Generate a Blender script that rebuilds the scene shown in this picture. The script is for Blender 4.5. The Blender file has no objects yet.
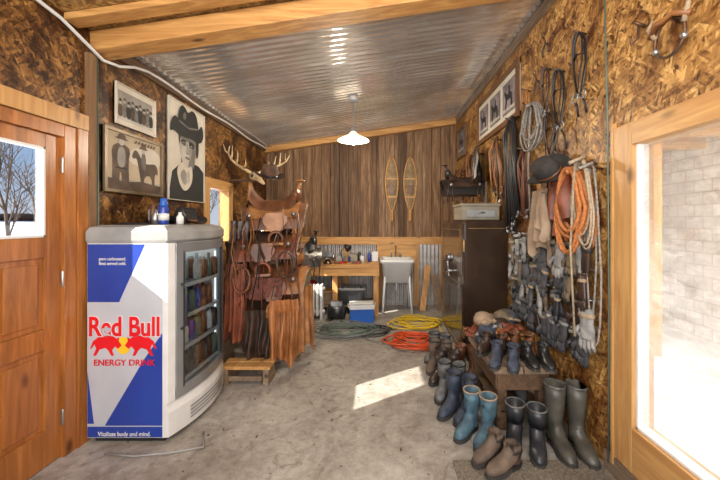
import bpy, math, random
from mathutils import Vector, Matrix, Euler, noise
random.seed(7)
R=random.uniform
XL,XR,YB,YF=-1.95,1.36,5.6,-1.2
H=1.45
def cz(x): return 2.75+(x-XL)*0.150
try:
    bpy.context.scene.view_settings.view_transform='Standard'
except Exception as e: print(e)

# ------------------------------------------------------------ materials
def newmat(name):
    m=bpy.data.materials.new(name); m.use_nodes=True
    nt=m.node_tree; nt.nodes.clear()
    out=nt.nodes.new('ShaderNodeOutputMaterial')
    bs=nt.nodes.new('ShaderNodeBsdfPrincipled')
    nt.links.new(bs.outputs[0],out.inputs[0])
    return m,nt,bs,out
def N(nt,t,**k):
    n=nt.nodes.new(t)
    for a,b in k.items(): setattr(n,a,b)
    return n
def ramp(nt,fac,stops,interp='LINEAR'):
    r=N(nt,'ShaderNodeValToRGB'); r.color_ramp.interpolation=interp
    e=r.color_ramp.elements
    while len(e)<len(stops): e.new(0.5)
    for i,(p,c) in enumerate(stops):
        e[i].position=p; e[i].color=(c[0],c[1],c[2],1)
    nt.links.new(fac,r.inputs[0]); return r.outputs[0]
def coords(nt,rot=(0,0,0),sc=(1,1,1)):
    tc=N(nt,'ShaderNodeTexCoord')
    m1=N(nt,'ShaderNodeMapping'); m1.inputs['Rotation'].default_value=rot
    m2=N(nt,'ShaderNodeMapping'); m2.inputs['Scale'].default_value=sc
    nt.links.new(tc.outputs['Object'],m1.inputs[0]); nt.links.new(m1.outputs[0],m2.inputs[0])
    return m2.outputs[0]
def noisetex(nt,vec,scale,detail=4,dist=0,rough=.5):
    n=N(nt,'ShaderNodeTexNoise'); n.inputs['Scale'].default_value=scale
    n.inputs['Detail'].default_value=detail; n.inputs['Distortion'].default_value=dist
    n.inputs['Roughness'].default_value=rough
    nt.links.new(vec,n.inputs['Vector']); return n.outputs[0]
def mixc(nt,fac,a,b,mode='MIX'):
    m=N(nt,'ShaderNodeMix'); m.data_type='RGBA'; m.blend_type=mode
    for s,v in ((m.inputs[0],fac),(m.inputs[6],a),(m.inputs[7],b)):
        if hasattr(v,'is_linked') or hasattr(v,'links'): nt.links.new(v,s)
        else: s.default_value=v if isinstance(v,(int,float)) else (v[0],v[1],v[2],1)
    return m.outputs[2]
def bump(nt,bs,h,st,dist=.01):
    b=N(nt,'ShaderNodeBump'); b.inputs['Strength'].default_value=st; b.inputs['Distance'].default_value=dist
    nt.links.new(h,b.inputs['Height']); nt.links.new(b.outputs[0],bs.inputs['Normal'])
def pm(name,c1,c2=None,scale=8,rough=.6,metal=0,bmp=.2,sc=(1,1,1),coat=0):
    m,nt,bs,out=newmat(name)
    if c2 is None: c2=tuple(x*.75 for x in c1)
    v=coords(nt,sc=sc); n=noisetex(nt,v,scale,5)
    col=ramp(nt,n,[(.35,c2),(.65,c1)])
    nt.links.new(col,bs.inputs['Base Color'])
    bs.inputs['Roughness'].default_value=rough; bs.inputs['Metallic'].default_value=metal
    bs.inputs['Coat Weight'].default_value=coat
    if bmp: bump(nt,bs,n,bmp,.004)
    return m
def wood(name,c1,c2,axis=2,rough=.55,knots=True,sc=1.0):
    m,nt,bs,out=newmat(name)
    s=[9*sc]*3; s[axis]=.7*sc
    v=coords(nt,sc=tuple(s)); n=noisetex(nt,v,2.2,6,1.2,.6)
    col=ramp(nt,n,[(.3,c2),(.5,tuple((a+b)/2 for a,b in zip(c1,c2))),(.68,c1)])
    if knots:
        s2=[5]*3; s2[axis]=2.2
        v2=coords(nt,sc=tuple(s2)); vo=N(nt,'ShaderNodeTexVoronoi'); vo.inputs['Scale'].default_value=1.1
        nt.links.new(v2,vo.inputs['Vector'])
        k=ramp(nt,vo.outputs['Distance'],[(.05,(.22,.18,.15)),(.15,(1,1,1))])
        col=mixc(nt,.85,col,k,'MULTIPLY')
    nt.links.new(col,bs.inputs['Base Color']); bs.inputs['Roughness'].default_value=rough
    bump(nt,bs,n,.25,.004); return m
def osb(name,stops,stain=.5,axisrot=0,lo=.38,hi=.56,dk=(.30,.20,.12)):
    m,nt,bs,out=newmat(name)
    outs=[]
    for i,a in enumerate((.25,1.25,-.75)):
        rot=(a,0,0) if axisrot==0 else ((0,a,0) if axisrot==1 else (0,0,a))
        sc=(6,15,60) if axisrot!=2 else (15,60,6)
        v=coords(nt,rot,sc)
        vo=N(nt,'ShaderNodeTexVoronoi'); vo.inputs['Scale'].default_value=1.0
        nt.links.new(v,vo.inputs['Vector'])
        s=N(nt,'ShaderNodeSeparateColor'); nt.links.new(vo.outputs['Color'],s.inputs[0]); outs.append(s.outputs[0])
    v=coords(nt)
    sel=noisetex(nt,v,16,5,0,.7); sel2=noisetex(nt,coords(nt,(1,1,1)),18,5,0,.7)
    def st(x,lo,hi): return ramp(nt,x,[(lo,(0,0,0)),(hi,(1,1,1))])
    a=mixc(nt,st(sel,.44,.54),outs[0],outs[1]); b=mixc(nt,st(sel2,.48,.58),a,outs[2])
    big=noisetex(nt,v,2.6,8,1.2,.7)
    col=ramp(nt,b,stops)
    dark=ramp(nt,big,[(lo,dk),(hi,(1,1,1))])
    col=mixc(nt,stain,col,dark,'MULTIPLY')
    nt.links.new(col,bs.inputs['Base Color']); bs.inputs['Roughness'].default_value=.45
    bump(nt,bs,b,.3,.003); return m
OSBR=osb('osb_gold',[(0,(.07,.028,.006)),(.22,(.25,.11,.026)),(.6,(.50,.26,.07)),(1,(.74,.47,.17))],.95,0,.39,.56,(.22,.11,.05))
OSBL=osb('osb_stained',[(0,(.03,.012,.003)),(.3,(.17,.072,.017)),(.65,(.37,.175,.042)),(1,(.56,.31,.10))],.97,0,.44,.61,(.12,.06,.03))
OSBC=osb('osb_ceiling',[(0,(.1,.05,.015)),(.3,(.3,.16,.05)),(1,(.6,.38,.14))],.6,2)
PINE=wood('pine_beam_x',(.70,.39,.13),(.38,.17,.045),0)
PINEY=wood('pine_y',(.64,.36,.12),(.36,.16,.045),1)
PINEZ=wood('pine_z',(.64,.35,.12),(.36,.16,.045),2)
DOORW=wood('door_pine',(.48,.18,.042),(.23,.075,.015),2,.3)
DOORF=wood('door_frame_pine',(.62,.36,.13),(.42,.20,.065),2,.4)
DOORFY=wood('door_frame_pine_y',(.62,.36,.13),(.42,.20,.065),1,.4)
DARKW=wood('old_dark_wood',(.16,.09,.045),(.06,.03,.015),1,.7)
POSTW=wood('post_wood',(.30,.17,.08),(.12,.06,.025),2,.7)
GREYW=wood('old_grey_wood',(.30,.21,.14),(.13,.085,.05),1,.8)
def barn():
    m,nt,bs,out=newmat('barn_boards')
    v=coords(nt,sc=(14,9,.8)); n=noisetex(nt,v,2.5,7,.8,.65)
    tc=N(nt,'ShaderNodeTexCoord'); sp=N(nt,'ShaderNodeSeparateXYZ'); nt.links.new(tc.outputs['Object'],sp.inputs[0])
    d=N(nt,'ShaderNodeMath',operation='DIVIDE'); d.inputs[1].default_value=.16; nt.links.new(sp.outputs[0],d.inputs[0])
    f=N(nt,'ShaderNodeMath',operation='FLOOR'); nt.links.new(d.outputs[0],f.inputs[0])
    w=N(nt,'ShaderNodeTexWhiteNoise'); w.noise_dimensions='1D'; nt.links.new(f.outputs[0],w.inputs['W'])
    col=ramp(nt,n,[(.28,(.055,.028,.013)),(.5,(.20,.115,.06)),(.72,(.40,.27,.16))])
    tint=ramp(nt,w.outputs['Value'],[(0,(.45,.4,.36)),(.5,(.95,.85,.72)),(1,(1.15,1.15,1.15))])
    col=mixc(nt,1,col,tint,'MULTIPLY')
    nt.links.new(col,bs.inputs['Base Color']); bs.inputs['Roughness'].default_value=.75; bump(nt,bs,n,.4,.005)
    return m
BARN=barn()
def concrete():
    m,nt,bs,out=newmat('concrete')
    v=coords(nt); n=noisetex(nt,v,1.5,9,1.0,.7); n2=noisetex(nt,v,16,8,.4,.75); n3=noisetex(nt,v,4.5,8,2.2,.7)
    c=ramp(nt,n,[(.3,(.23,.195,.16)),(.5,(.39,.355,.31)),(.7,(.53,.49,.44))])
    c2=ramp(nt,n2,[(.3,(.60,.58,.55)),(.6,(1,1,1))]); c=mixc(nt,1,c,c2,'MULTIPLY')
    c3=ramp(nt,n3,[(.34,(.48,.43,.38)),(.46,(1,1,1)),(.66,(1,1,1)),(.74,(1.3,1.28,1.25))]); c=mixc(nt,.8,c,c3,'MULTIPLY')
    nt.links.new(c,bs.inputs['Base Color']); bs.inputs['Roughness'].default_value=.5
    bump(nt,bs,n2,.25,.004); return m
CONC=concrete()
def galv(name,c1,c2,rough,metal=.9):
    m,nt,bs,out=newmat(name); v=coords(nt,sc=(.5,2,1)); n=noisetex(nt,v,2.4,7,1.2,.65)
    nt.links.new(ramp(nt,n,[(.38,c2),(.62,c1)]),bs.inputs['Base Color'])
    r=ramp(nt,n,[(.3,(rough*1.3,)*3),(.7,(rough*.7,)*3)]); nt.links.new(r,bs.inputs['Roughness'])
    bs.inputs['Metallic'].default_value=metal; return m
GALV=galv('galvanised_ceiling',(1.0,.99,.97),(.72,.68,.62),.19,.76)
GALV2=galv('galvanised_wall',(.75,.75,.74),(.5,.48,.45),.4,.8)
def glass(name,milk=0.0,gl=.07,tint=(1,1,1)):
    m,nt,bs,out=newmat(name); nt.nodes.remove(bs)
    t=N(nt,'ShaderNodeBsdfTransparent'); t.inputs[0].default_value=(*tint,1)
    g=N(nt,'ShaderNodeBsdfGlossy'); g.inputs['Roughness'].default_value=.03
    mx=N(nt,'ShaderNodeMixShader'); mx.inputs[0].default_value=gl
    nt.links.new(t.outputs[0],mx.inputs[1]); nt.links.new(g.outputs[0],mx.inputs[2]); o=mx.outputs[0]
    if milk:
        d=N(nt,'ShaderNodeBsdfTranslucent'); d.inputs[0].default_value=(.9,.9,.88,1)
        m2=N(nt,'ShaderNodeMixShader'); nt.links.new(o,m2.inputs[1]); nt.links.new(d.outputs[0],m2.inputs[2])
        n=noisetex(nt,coords(nt,sc=(1,1,3)),5,8,1.5,.7); f=ramp(nt,n,[(.35,(milk*.4,)*3),(.65,(milk,)*3)])
        nt.links.new(f,m2.inputs[0]); o=m2.outputs[0]
    nt.links.new(o,out.inputs[0]); return m
GLASS=glass('window_glass'); GLASSD=glass('dusty_glass',.28,.07); GLASSF=glass('fridge_glass',0,.12,(.85,.88,.88))
def emis(name,c,s):
    m,nt,bs,out=newmat(name); bs.inputs['Base Color'].default_value=(*c,1)
    bs.inputs['Emission Color'].default_value=(*c,1); bs.inputs['Emission Strength'].default_value=s; return m
WHITE=pm('white_plastic',(.74,.74,.72),(.66,.66,.64),6,.35,0,0)
GREYP=pm('grey_plastic',(.34,.34,.33),None,6,.4,0,0)
CHROME=pm('door_frame_grey',(.36,.37,.38),(.28,.29,.30),3,.3,.5,0)
BLACK=pm('black_plastic',(.025,.025,.027),None,10,.35,0,0)
BLUE=pm('blue_print',(.018,.055,.34),(.014,.045,.28),3,.3,0,0,coat=.3)
SILV=pm('silver_print',(.55,.58,.63),(.47,.50,.55),3,.3,.1,0,coat=.3)
REDP=pm('red_print',(.72,.012,.02),(.65,.01,.02),3,.35,0,0)
YELP=pm('yellow_print',(.9,.55,.03),None,3,.4,0,0)
STEEL=pm('steel',(.5,.5,.5),(.3,.3,.3),8,.35,.9,0)
IRON=pm('dark_iron',(.10,.09,.08),(.15,.07,.035),12,.45,.7,.1)
L1=pm('leather_tan',(.42,.18,.055),(.22,.085,.025),9,.42,0,.3)
L2=pm('leather_brown',(.20,.075,.028),(.09,.034,.014),9,.4,0,.3)
L3=pm('leather_dark',(.065,.035,.022),(.025,.015,.011),9,.38,0,.3)
L4=pm('leather_orange',(.50,.20,.065),(.30,.11,.035),5,.5,0,.3)
L5=pm('leather_red_brown',(.26,.07,.03),(.12,.03,.015),8,.45,0,.3)
LBLK=pm('leather_black',(.022,.02,.02),(.012,.012,.012),9,.35,0,.2)
SUEDE=pm('suede_grey_tan',(.42,.30,.20),(.25,.17,.11),7,.8,0,.3)
SHOEB=pm('shoe_grey_brown',(.17,.12,.085),(.08,.055,.04),10,.7,0,.2)
WOOL=pm('sheep_wool',(.42,.31,.20),(.25,.17,.1),30,.95,0,.8)
RUB=pm('rubber_olive',(.105,.095,.075),(.05,.047,.038),8,.4,0,.1)
RUBB=pm('rubber_black',(.03,.032,.037),None,8,.35,0,.1)
CAMO=pm('boot_camo',(.20,.20,.18),(.03,.03,.035),26,.5,0,.1)
TEAL=pm('boot_teal',(.09,.18,.23),(.035,.07,.10),14,.6,0,.1)
NAVY=pm('boot_navy',(.05,.065,.10),(.02,.025,.04),14,.6,0,.1)
GRAYB=pm('boot_grey',(.17,.17,.17),(.06,.06,.06),14,.6,0,.1)
SOLE=pm('rubber_sole',(.05,.045,.04),None,8,.7,0,.1)
GLV=pm('glove_charcoal',(.10,.10,.105),(.035,.035,.04),15,.8,0,.3)
GLV2=pm('glove_grey',(.36,.35,.33),(.16,.155,.15),15,.8,0,.3)
GLV3=pm('glove_olive',(.20,.15,.09),(.08,.06,.04),15,.8,0,.3)
BONE=pm('antler_bone',(.66,.52,.32),(.42,.29,.15),14,.5,0,.3)
ROPO=pm('rope_orange',(.55,.20,.055),(.34,.11,.03),60,.8,0,.6)
ROPW=pm('rope_natural',(.46,.37,.25),(.27,.20,.13),60,.8,0,.6)
ROPG=pm('rope_grey',(.34,.31,.27),(.17,.15,.13),60,.8,0,.6)
HRED=pm('hose_red',(.68,.09,.02),None,6,.4,0,0); HYEL=pm('hose_yellow',(.78,.52,.02),None,6,.4,0,0)
HGRN=pm('hose_green',(.12,.17,.13),None,6,.4,0,0); HGRY=pm('hose_grey',(.20,.20,.19),None,6,.4,0,0)
SAFE=pm('safe_enamel',(.06,.035,.022),(.04,.024,.016),2,.18,.2,0,coat=.6)
SAFET=pm('safe_trim_gold',(.45,.27,.11),None,4,.3,.6,0)
PAPER=pm('photo_paper',(.66,.61,.51),(.56,.50,.41),4,.6,0,0)
SEPIA=pm('photo_sepia_paper',(.56,.46,.32),(.42,.33,.22),3,.6,0,0)
PGREY=pm('photo_grey',(.20,.18,.155),(.10,.09,.08),9,.6,0,0)
PBRN=pm('photo_sepia_dark',(.13,.08,.05),(.05,.03,.02),9,.6,0,0)
PBLK=pm('photo_black',(.018,.018,.018),None,9,.6,0,0)
PSKY=pm('photo_midgrey',(.40,.37,.32),(.24,.22,.19),5,.6,0,0)
SKINP=pm('print_face_grey',(.55,.51,.45),(.38,.35,.30),5,.6,0,0)
FRW=wood('frame_walnut',(.22,.10,.04),(.10,.045,.02),2,.4,False)
FRS=pm('frame_bronze',(.26,.20,.13),None,8,.4,.5,0)
MAT=pm('photo_mauve',(.34,.28,.29),(.12,.10,.10),6,.6,0,0)
SNOW=pm('snow',(.80,.82,.87),(.70,.73,.80),1,.8,0,.1)
PGRD=pm('porch_slab_snowy',(.80,.80,.80),(.52,.50,.47),2.5,.8,0,.1)
BARK=pm('bark',(.10,.07,.05),None,6,.9,0,.2)
m,nt,bs,out=newmat('pale_block'); BRICK=m
br=N(nt,'ShaderNodeTexBrick'); br.inputs['Scale'].default_value=1; br.inputs['Brick Width'].default_value=.22; br.inputs['Row Height'].default_value=.15
br.inputs['Mortar Size'].default_value=.010; br.inputs['Mortar Smooth'].default_value=.6
br.inputs['Color1'].default_value=(.86,.82,.75,1); br.inputs['Color2'].default_value=(.70,.64,.56,1); br.inputs['Mortar'].default_value=(.46,.41,.35,1)
tc=N(nt,'ShaderNodeTexCoord'); sp=N(nt,'ShaderNodeSeparateXYZ'); cb=N(nt,'ShaderNodeCombineXYZ')
nt.links.new(tc.outputs['Object'],sp.inputs[0]); nt.links.new(sp.outputs[1],cb.inputs[0]); nt.links.new(sp.outputs[2],cb.inputs[1])
nt.links.new(cb.outputs[0],br.inputs['Vector'])
nn=noisetex(nt,tc.outputs['Object'],3.5,9,1.5,.8)
nt.links.new(mixc(nt,.9,br.outputs[0],ramp(nt,nn,[(.35,(.5,.44,.38)),(.55,(1.1,1.1,1.1))]),'MULTIPLY'),bs.inputs['Base Color'])
PLAST=pm('case_tan_grey',(.30,.26,.19),None,5,.5,0,0)
DMAT=pm('doormat_fibre',(.24,.20,.15),(.12,.10,.08),60,.95,0,.8)
CBLUE=pm('cooler_blue',(.02,.12,.50),None,3,.4,0,0)
FELT=pm('felt_dark',(.045,.037,.033),(.02,.017,.015),14,.85,0,.2)
FELTB=pm('felt_brown',(.12,.06,.03),(.06,.03,.017),14,.85,0,.2)
BLANK=pm('saddle_blanket',(.22,.06,.035),(.06,.035,.03),18,.9,0,.4,sc=(1,1,6))

# ------------------------------------------------------------ builder
class B:
    def __init__(s): s.v=[];s.f=[];s.mi=[];s.sm=[];s.mats=[];s.M=Matrix()
    def idx(s,m):
        if m not in s.mats: s.mats.append(m)
        return s.mats.index(m)
    def add(s,vs,fs,m,smooth=False):
        o=len(s.v); k=s.idx(m)
        s.v+= [s.M@Vector(p) for p in vs]
        for f in fs: s.f.append([o+i for i in f]); s.mi.append(k); s.sm.append(smooth)
    def box(s,c,d,m,rot=(0,0,0)):
        E=Euler(rot).to_matrix(); c=Vector(c)
        vs=[c+E@Vector((x*d[0]/2,y*d[1]/2,z*d[2]/2)) for x in(-1,1) for y in(-1,1) for z in(-1,1)]
        s.add(vs,[(0,1,3,2),(4,6,7,5),(0,4,5,1),(2,3,7,6),(0,2,6,4),(1,5,7,3)],m)
    def b2(s,a,b,m): s.box([(a[i]+b[i])/2 for i in range(3)],[abs(b[i]-a[i]) for i in range(3)],m)
    def loft(s,rings,m,caps=True,smooth=True,closed=True):
        n=len(rings[0]); vs=[p for r in rings for p in r]; fs=[]
        for i in range(len(rings)-1):
            for j in range(n if closed else n-1):
                k=(j+1)%n; fs.append((i*n+j,i*n+k,(i+1)*n+k,(i+1)*n+j))
        if caps and closed: fs.append(tuple(range(n))[::-1]); fs.append(tuple((len(rings)-1)*n+j for j in range(n)))
        s.add(vs,fs,m,smooth)
    def tube(s,pts,r,m,n=6,closed=False,flat=1.0):
        pts=[Vector(p) for p in pts]; K=len(pts); rs=r if isinstance(r,(list,tuple)) else [r]*K
        if K<2: return
        T=[]
        for i in range(K):
            a=pts[i-1] if (i>0 or closed) else pts[i]; b=pts[(i+1)%K] if (i<K-1 or closed) else pts[i]
            t=(b-a); T.append(t.normalized() if t.length>1e-9 else Vector((0,0,1)))
        up=Vector((0,0,1)) if abs(T[0].z)<.9 else Vector((1,0,0))
        nrm=(up-T[0]*up.dot(T[0])).normalized(); rings=[]
        for i in range(K):
            nrm=(nrm-T[i]*nrm.dot(T[i]))
            nrm=nrm.normalized() if nrm.length>1e-6 else T[i].orthogonal().normalized()
            bn=T[i].cross(nrm)
            rings.append([pts[i]+nrm*(math.cos(2*math.pi*j/n)*rs[i]*flat)+bn*(math.sin(2*math.pi*j/n)*rs[i]) for j in range(n)])
        if closed: rings.append(rings[0])
        s.loft(rings,m,not closed)
    def cyl(s,a,b,r,m,r2=None,n=14):
        s.tube([a,b],[r,r if r2 is None else r2],m,n)
    def lathe(s,prof,m,c=(0,0,0),n=20,sx=1,sy=1):
        rings=[[(c[0]+p[0]*sx*math.cos(2*math.pi*j/n),c[1]+p[0]*sy*math.sin(2*math.pi*j/n),c[2]+p[1]) for j in range(n)] for p in prof]
        s.loft(rings,m,True)
    def ell(s,c,r,m,n=12,rot=(0,0,0)):
        E=Euler(rot).to_matrix(); c=Vector(c); rings=[]
        for i in range(n//2+1):
            a=math.pi*i/(n//2); rr=max(math.sin(a),.01)
            rings.append([c+E@Vector((r[0]*rr*math.cos(2*math.pi*j/n),r[1]*rr*math.sin(2*math.pi*j/n),r[2]*math.cos(a))) for j in range(n)])
        s.loft(rings,m,True)
    def grid(s,fn,nu,nv,m,smooth=True):
        vs=[fn(i/nu,j/nv) for j in range(nv+1) for i in range(nu+1)]
        fs=[(j*(nu+1)+i,j*(nu+1)+i+1,(j+1)*(nu+1)+i+1,(j+1)*(nu+1)+i) for j in range(nv) for i in range(nu)]
        s.add(vs,fs,m,smooth)
    def poly(s,pts,m): s.add(pts,[tuple(range(len(pts)))],m)
    def prism(s,pts,vec,m,smooth=False):
        n=len(pts); v=Vector(vec); vs=[Vector(p) for p in pts]+[Vector(p)+v for p in pts]
        s.add(vs,[tuple(range(n))[::-1],tuple(range(n,2*n))]+[(i,(i+1)%n,n+(i+1)%n,n+i) for i in range(n)],m,smooth)
    def clampx(s,xmax=None,xmin=None):
        for p in s.v:
            if xmax is not None and p.x>xmax: p.x=xmax
            if xmin is not None and p.x<xmin: p.x=xmin
    def make(s,name,bevel=0,parent=None,solid=0):
        me=bpy.data.meshes.new(name)
        if not s.v: return None
        lo=Vector([min(p[i] for p in s.v) for i in range(3)]); hi=Vector([max(p[i] for p in s.v) for i in range(3)])
        o=Vector(((lo.x+hi.x)/2,(lo.y+hi.y)/2,lo.z))
        if parent is not None: o=Vector(parent.location)
        me.from_pydata([tuple(p-o) for p in s.v],[],s.f)
        for m in s.mats: me.materials.append(m)
        me.polygons.foreach_set('material_index',s.mi); me.polygons.foreach_set('use_smooth',s.sm); me.update()
        ob=bpy.data.objects.new(name,me); bpy.context.scene.collection.objects.link(ob)
        if parent is not None: ob.parent=parent
        else: ob.location=o
        if bevel:
            md=ob.modifiers.new('b','BEVEL'); md.width=bevel; md.segments=2; md.limit_method='ANGLE'; md.angle_limit=.7
        return ob
def T(x,y,z,rz=0,rx=0,ry=0,s=1): return Matrix.Translation((x,y,z))@Euler((rx,ry,rz)).to_matrix().to_4x4()@Matrix.Scale(s,4)
def text(body,loc,size,mat,rot,parent,off=.0,sx=1,name='lettering'):
    c=bpy.data.curves.new(name,'FONT'); c.body=body; c.size=size; c.extrude=.0015; c.offset=off; c.align_x='CENTER'; c.materials.append(mat)
    o=bpy.data.objects.new(name,c); bpy.context.scene.collection.objects.link(o)
    o.location=Vector(loc)-parent.location; o.rotation_euler=rot; o.scale=(sx,1,1); o.parent=parent
    return o
def mk(name,fn,xmax=None,xmin=None):
    b=B(); fn(b); b.clampx(xmax,xmin); return b.make(name)
def mkr(name,fn): return mk(name,fn,xmax=XR-.003)

# ------------------------------------------------------------ room shell
b=B(); b.b2((XL-.2,YF,-.1),(XR+.2,YB+.2,0),CONC); b.make('floor')
def wall_x(name,x0,x1,holes,mat,top):
    b=B(); ys=sorted(set([YF,YB]+[h[0] for h in holes]+[h[1] for h in holes]))
    for y0,y1 in zip(ys[:-1],ys[1:]):
        cut=[(h[2],h[3]) for h in holes if h[0]<=y0 and h[1]>=y1]; z=0
        for c0,c1 in sorted(cut):
            if c0>z: b.b2((x0,y0,z),(x1,y1,c0),mat)
            z=c1
        b.b2((x0,y0,z),(x1,y1,top),mat)
    return b.make(name)
DL=(1.12,2.05,0.0,2.05); WL=(3.63,4.2,1.16,1.9)
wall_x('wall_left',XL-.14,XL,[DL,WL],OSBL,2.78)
DR=(.55,1.82,.12,1.98)
wall_x('wall_right',XR,XR+.14,[DR],OSBR,3.30)
b=B(); b.b2((XL-.14,YB+.03,0),(XR+.14,YB+.15,3.3),DARKW)
x=XL
while x<XR-.01:
    x2=min(x+.16,XR); d=R(0,.008)
    b.b2((x+.004,YB-.015-d,1.12),(x2-.004,YB+.03,cz((x+x2)/2)+.02),BARN); x=x2
b.make('wall_back')
b=B()
def corr(b,x0,x1,y,z0,z1,m,pitch=.068,amp=.009):
    n=int((x1-x0)/pitch*8); b.grid(lambda u,v:(x0+(x1-x0)*u,y-amp*math.cos((x1-x0)*u/pitch*2*math.pi),z0+(z1-z0)*v),n,1,m)
corr(b,XL,XR,YB+.0,0,1.1,GALV2); b.make('trim_1_corrugated_wainscot')
b=B(); b.b2((XL+.002,YB-.06,1.06),(XR-.002,YB-.018,1.19),PINE)
for xx in(-1.45,-.6,.0,.62,1.1): b.b2((xx,YB-.05,0.0),(xx+.09,YB-.012,1.06),PINEZ)
b.b2((-.02,YB-.075,.80),(.66,YB-.05,1.055),PINE)
b.make('trim_2_wall_rail')
b=B()
NY=int((YB-2.2)/.076*8)
def cf(u,v):
    y=2.2+(YB-2.2)*v; x=XL-.1+(XR-XL+.2)*u
    w=.010*noise.noise(Vector((x*1.6,y*1.3,0)))+.004*noise.noise(Vector((x*5,y*4,3)))
    return (x,y,cz(x)+.0095*math.cos((y-2.2)/.076*2*math.pi)+w)
b.grid(cf,60,NY,GALV); b.make('ceiling')
def slope(b,x0,x1,y0,y1,dz0,dz1,m):
    vs=[(x,y,cz(x)+d) for x in(x0,x1) for y in(y0,y1) for d in(dz0,dz1)]
    b.add(vs,[(0,1,3,2),(4,6,7,5),(0,4,5,1),(2,3,7,6),(0,2,6,4),(1,5,7,3)],m)
b=B()
slope(b,XL-.1,XR+.1,YF,2.18,.0,.04,OSBC); slope(b,XL-.12,XR+.12,YF,YB+.15,.06,.09,DARKW); b.make('ceiling_panel')
b=B(); slope(b,XL+.002,XR-.002,2.16,2.31,-.14,-.012,PINE); slope(b,XL+.002,XR-.002,1.98,2.08,-.045,-.002,PINE); b.make('ceiling_beam',.006)
b=B(); slope(b,XL+.002,XR-.002,5.47,5.56,-.11,-.012,PINE); b.make('ceiling_beam',.005)
b=B(); b.b2((XL+.001,2.35,2.66),(XL+.03,YB-.1,2.74),DARKW); b.make('trim_3')
b=B(); b.b2((XR-.03,2.35,3.14),(XR-.001,YB-.1,3.22),GREYW); b.make('trim_4')
b=B(); b.b2((XL+.001,2.125,0),(XL+.03,2.185,2.58),POSTW); b.b2((XL+.001,1.0,2.052),(XL+.035,2.12,2.15),DOORF); b.b2((XL+.001,2.052,0),(XL+.03,2.12,2.05),DOORW); b.make('trim_5')
b=B(); b.tube([(XL+.02,2.205,.05),(XL+.02,2.21,1.2),(XL+.02,2.2,2.58)],.006,HGRN); b.make('green_cord')
b=B(); b.tube([(XR-.02,1.86,.05),(XR-.02,1.855,1.0),(XR-.02,1.87,2.1),(XR-.02,1.9,3.0)],.005,HGRN); b.make('green_cord')
b=B(); pts=[]
for i in range(31):
    y=1.2+i*.145; z=2.69-.11*math.exp(-((y-2.25)/.22)**2)+.012*math.sin(y*5); pts.append((XL+.045,y,z))
b.tube(pts,.011,WHITE,8); b.make('conduit_cable')

# ---- left door
b=B()
for y in(1.12,1.97): b.b2((XL-.12,y,0),(XL+.02,y+.08,2.048),DOORW)
b.b2((XL-.12,1.201,1.972),(XL+.02,1.969,2.048),DOORW)
dx0,dx1=XL-.05,XL-.005; y0,y1=1.2,1.97
b.b2((dx0,y0,.01),(dx1,y0+.11,1.97),DOORW); b.b2((dx0,y1-.09,.01),(dx1,y1,1.97),DOORW)
for z0,z1 in((.01,.22),(.70,.82),(1.24,1.36),(1.89,1.97)): b.b2((dx0,y0+.11,z0),(dx1,y1-.09,z1),DOORW)
ym=(y0+y1)/2+.01
b.b2((dx0,ym-.045,.22),(dx1,ym+.045,1.24),DOORW)
for a,c in((y0+.11,ym-.045),(ym+.045,y1-.09)):
    for z0,z1 in((.22,.70),(.82,1.24)):
        b.b2((dx0+.014,a,z0),(dx1-.016,c,z1),DOORW); b.b2((dx0+.01,a+.035,z0+.035),(dx1-.006,c-.035,z1-.035),DOORW)
b.b2((dx0+.02,y0+.11,1.36),(dx0+.025,y1-.09,1.89),GLASS)
for a in((y0+.11,y0+.125),(y1-.105,y1-.09)): b.b2((dx0+.005,a[0],1.36),(dx1+.004,a[1],1.89),WHITE)
for a in((1.36,1.375),(1.875,1.89)): b.b2((dx0+.005,y0+.11,a[0]),(dx1+.004,y1-.09,a[1]),WHITE)
for z in(.25,1.1,1.8): b.cyl((XL+.008,1.972,z-.05),(XL+.008,1.972,z+.05),.009,STEEL)
b.make('door_1',.004)
b=B(); a=WL
for y in(a[0],a[1]-.05): b.b2((XL-.1,y,a[2]),(XL+.02,y+.05,a[3]),DOORF)
for z in(a[2],a[3]-.05): b.b2((XL-.1,a[0]+.051,z),(XL+.02,a[1]-.051,z+.05),DOORFY)
b.b2((XL-.05,a[0]+.05,a[2]+.05),(XL-.045,a[1]-.05,a[3]-.05),GLASS)
for y in(a[0]-.06,a[1]): b.b2((XL+.001,y,a[2]-.06),(XL+.022,y+.06,a[3]+.06),DOORF)
for z in(a[2]-.06,a[3]): b.b2((XL+.001,a[0]-.06,z),(XL+.024,a[1]+.06,z+.06),DOORFY)
b.make('window_1',.003)
b=B(); a=DR
b.b2((XR-.025,a[1]-.0,a[2]-.05),(XR-.001,a[1]+.02,a[3]+.03),DOORF)
for y in(a[0],a[1]-.13): b.b2((XR-.02,y,a[2]),(XR+.1,y+.13,a[3]),DOORF)
b.b2((XR-.02,a[0]+.13,a[3]-.12),(XR+.1,a[1]-.13,a[3]),DOORFY)
b.b2((XR-.02,a[0]+.13,a[2]),(XR+.1,a[1]-.13,.36),DOORFY)
b.b2((XR+.03,a[0]+.13,.36),(XR+.035,a[1]-.13,a[3]-.12),GLASSD)
for y in(a[0]+.13,a[1]-.145): b.b2((XR+.0,y,.36),(XR+.06,y+.015,a[3]-.12),WHITE)
b.b2((XR-.0,a[0]+.13,.36),(XR+.06,a[1]-.13,.375),WHITE)
b.make('door_2',.004)
b=B(); b.b2((XR-.02,.5,0),(XR-.001,1.9,.11),GREYW); b.make('baseboard_right')

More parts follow.
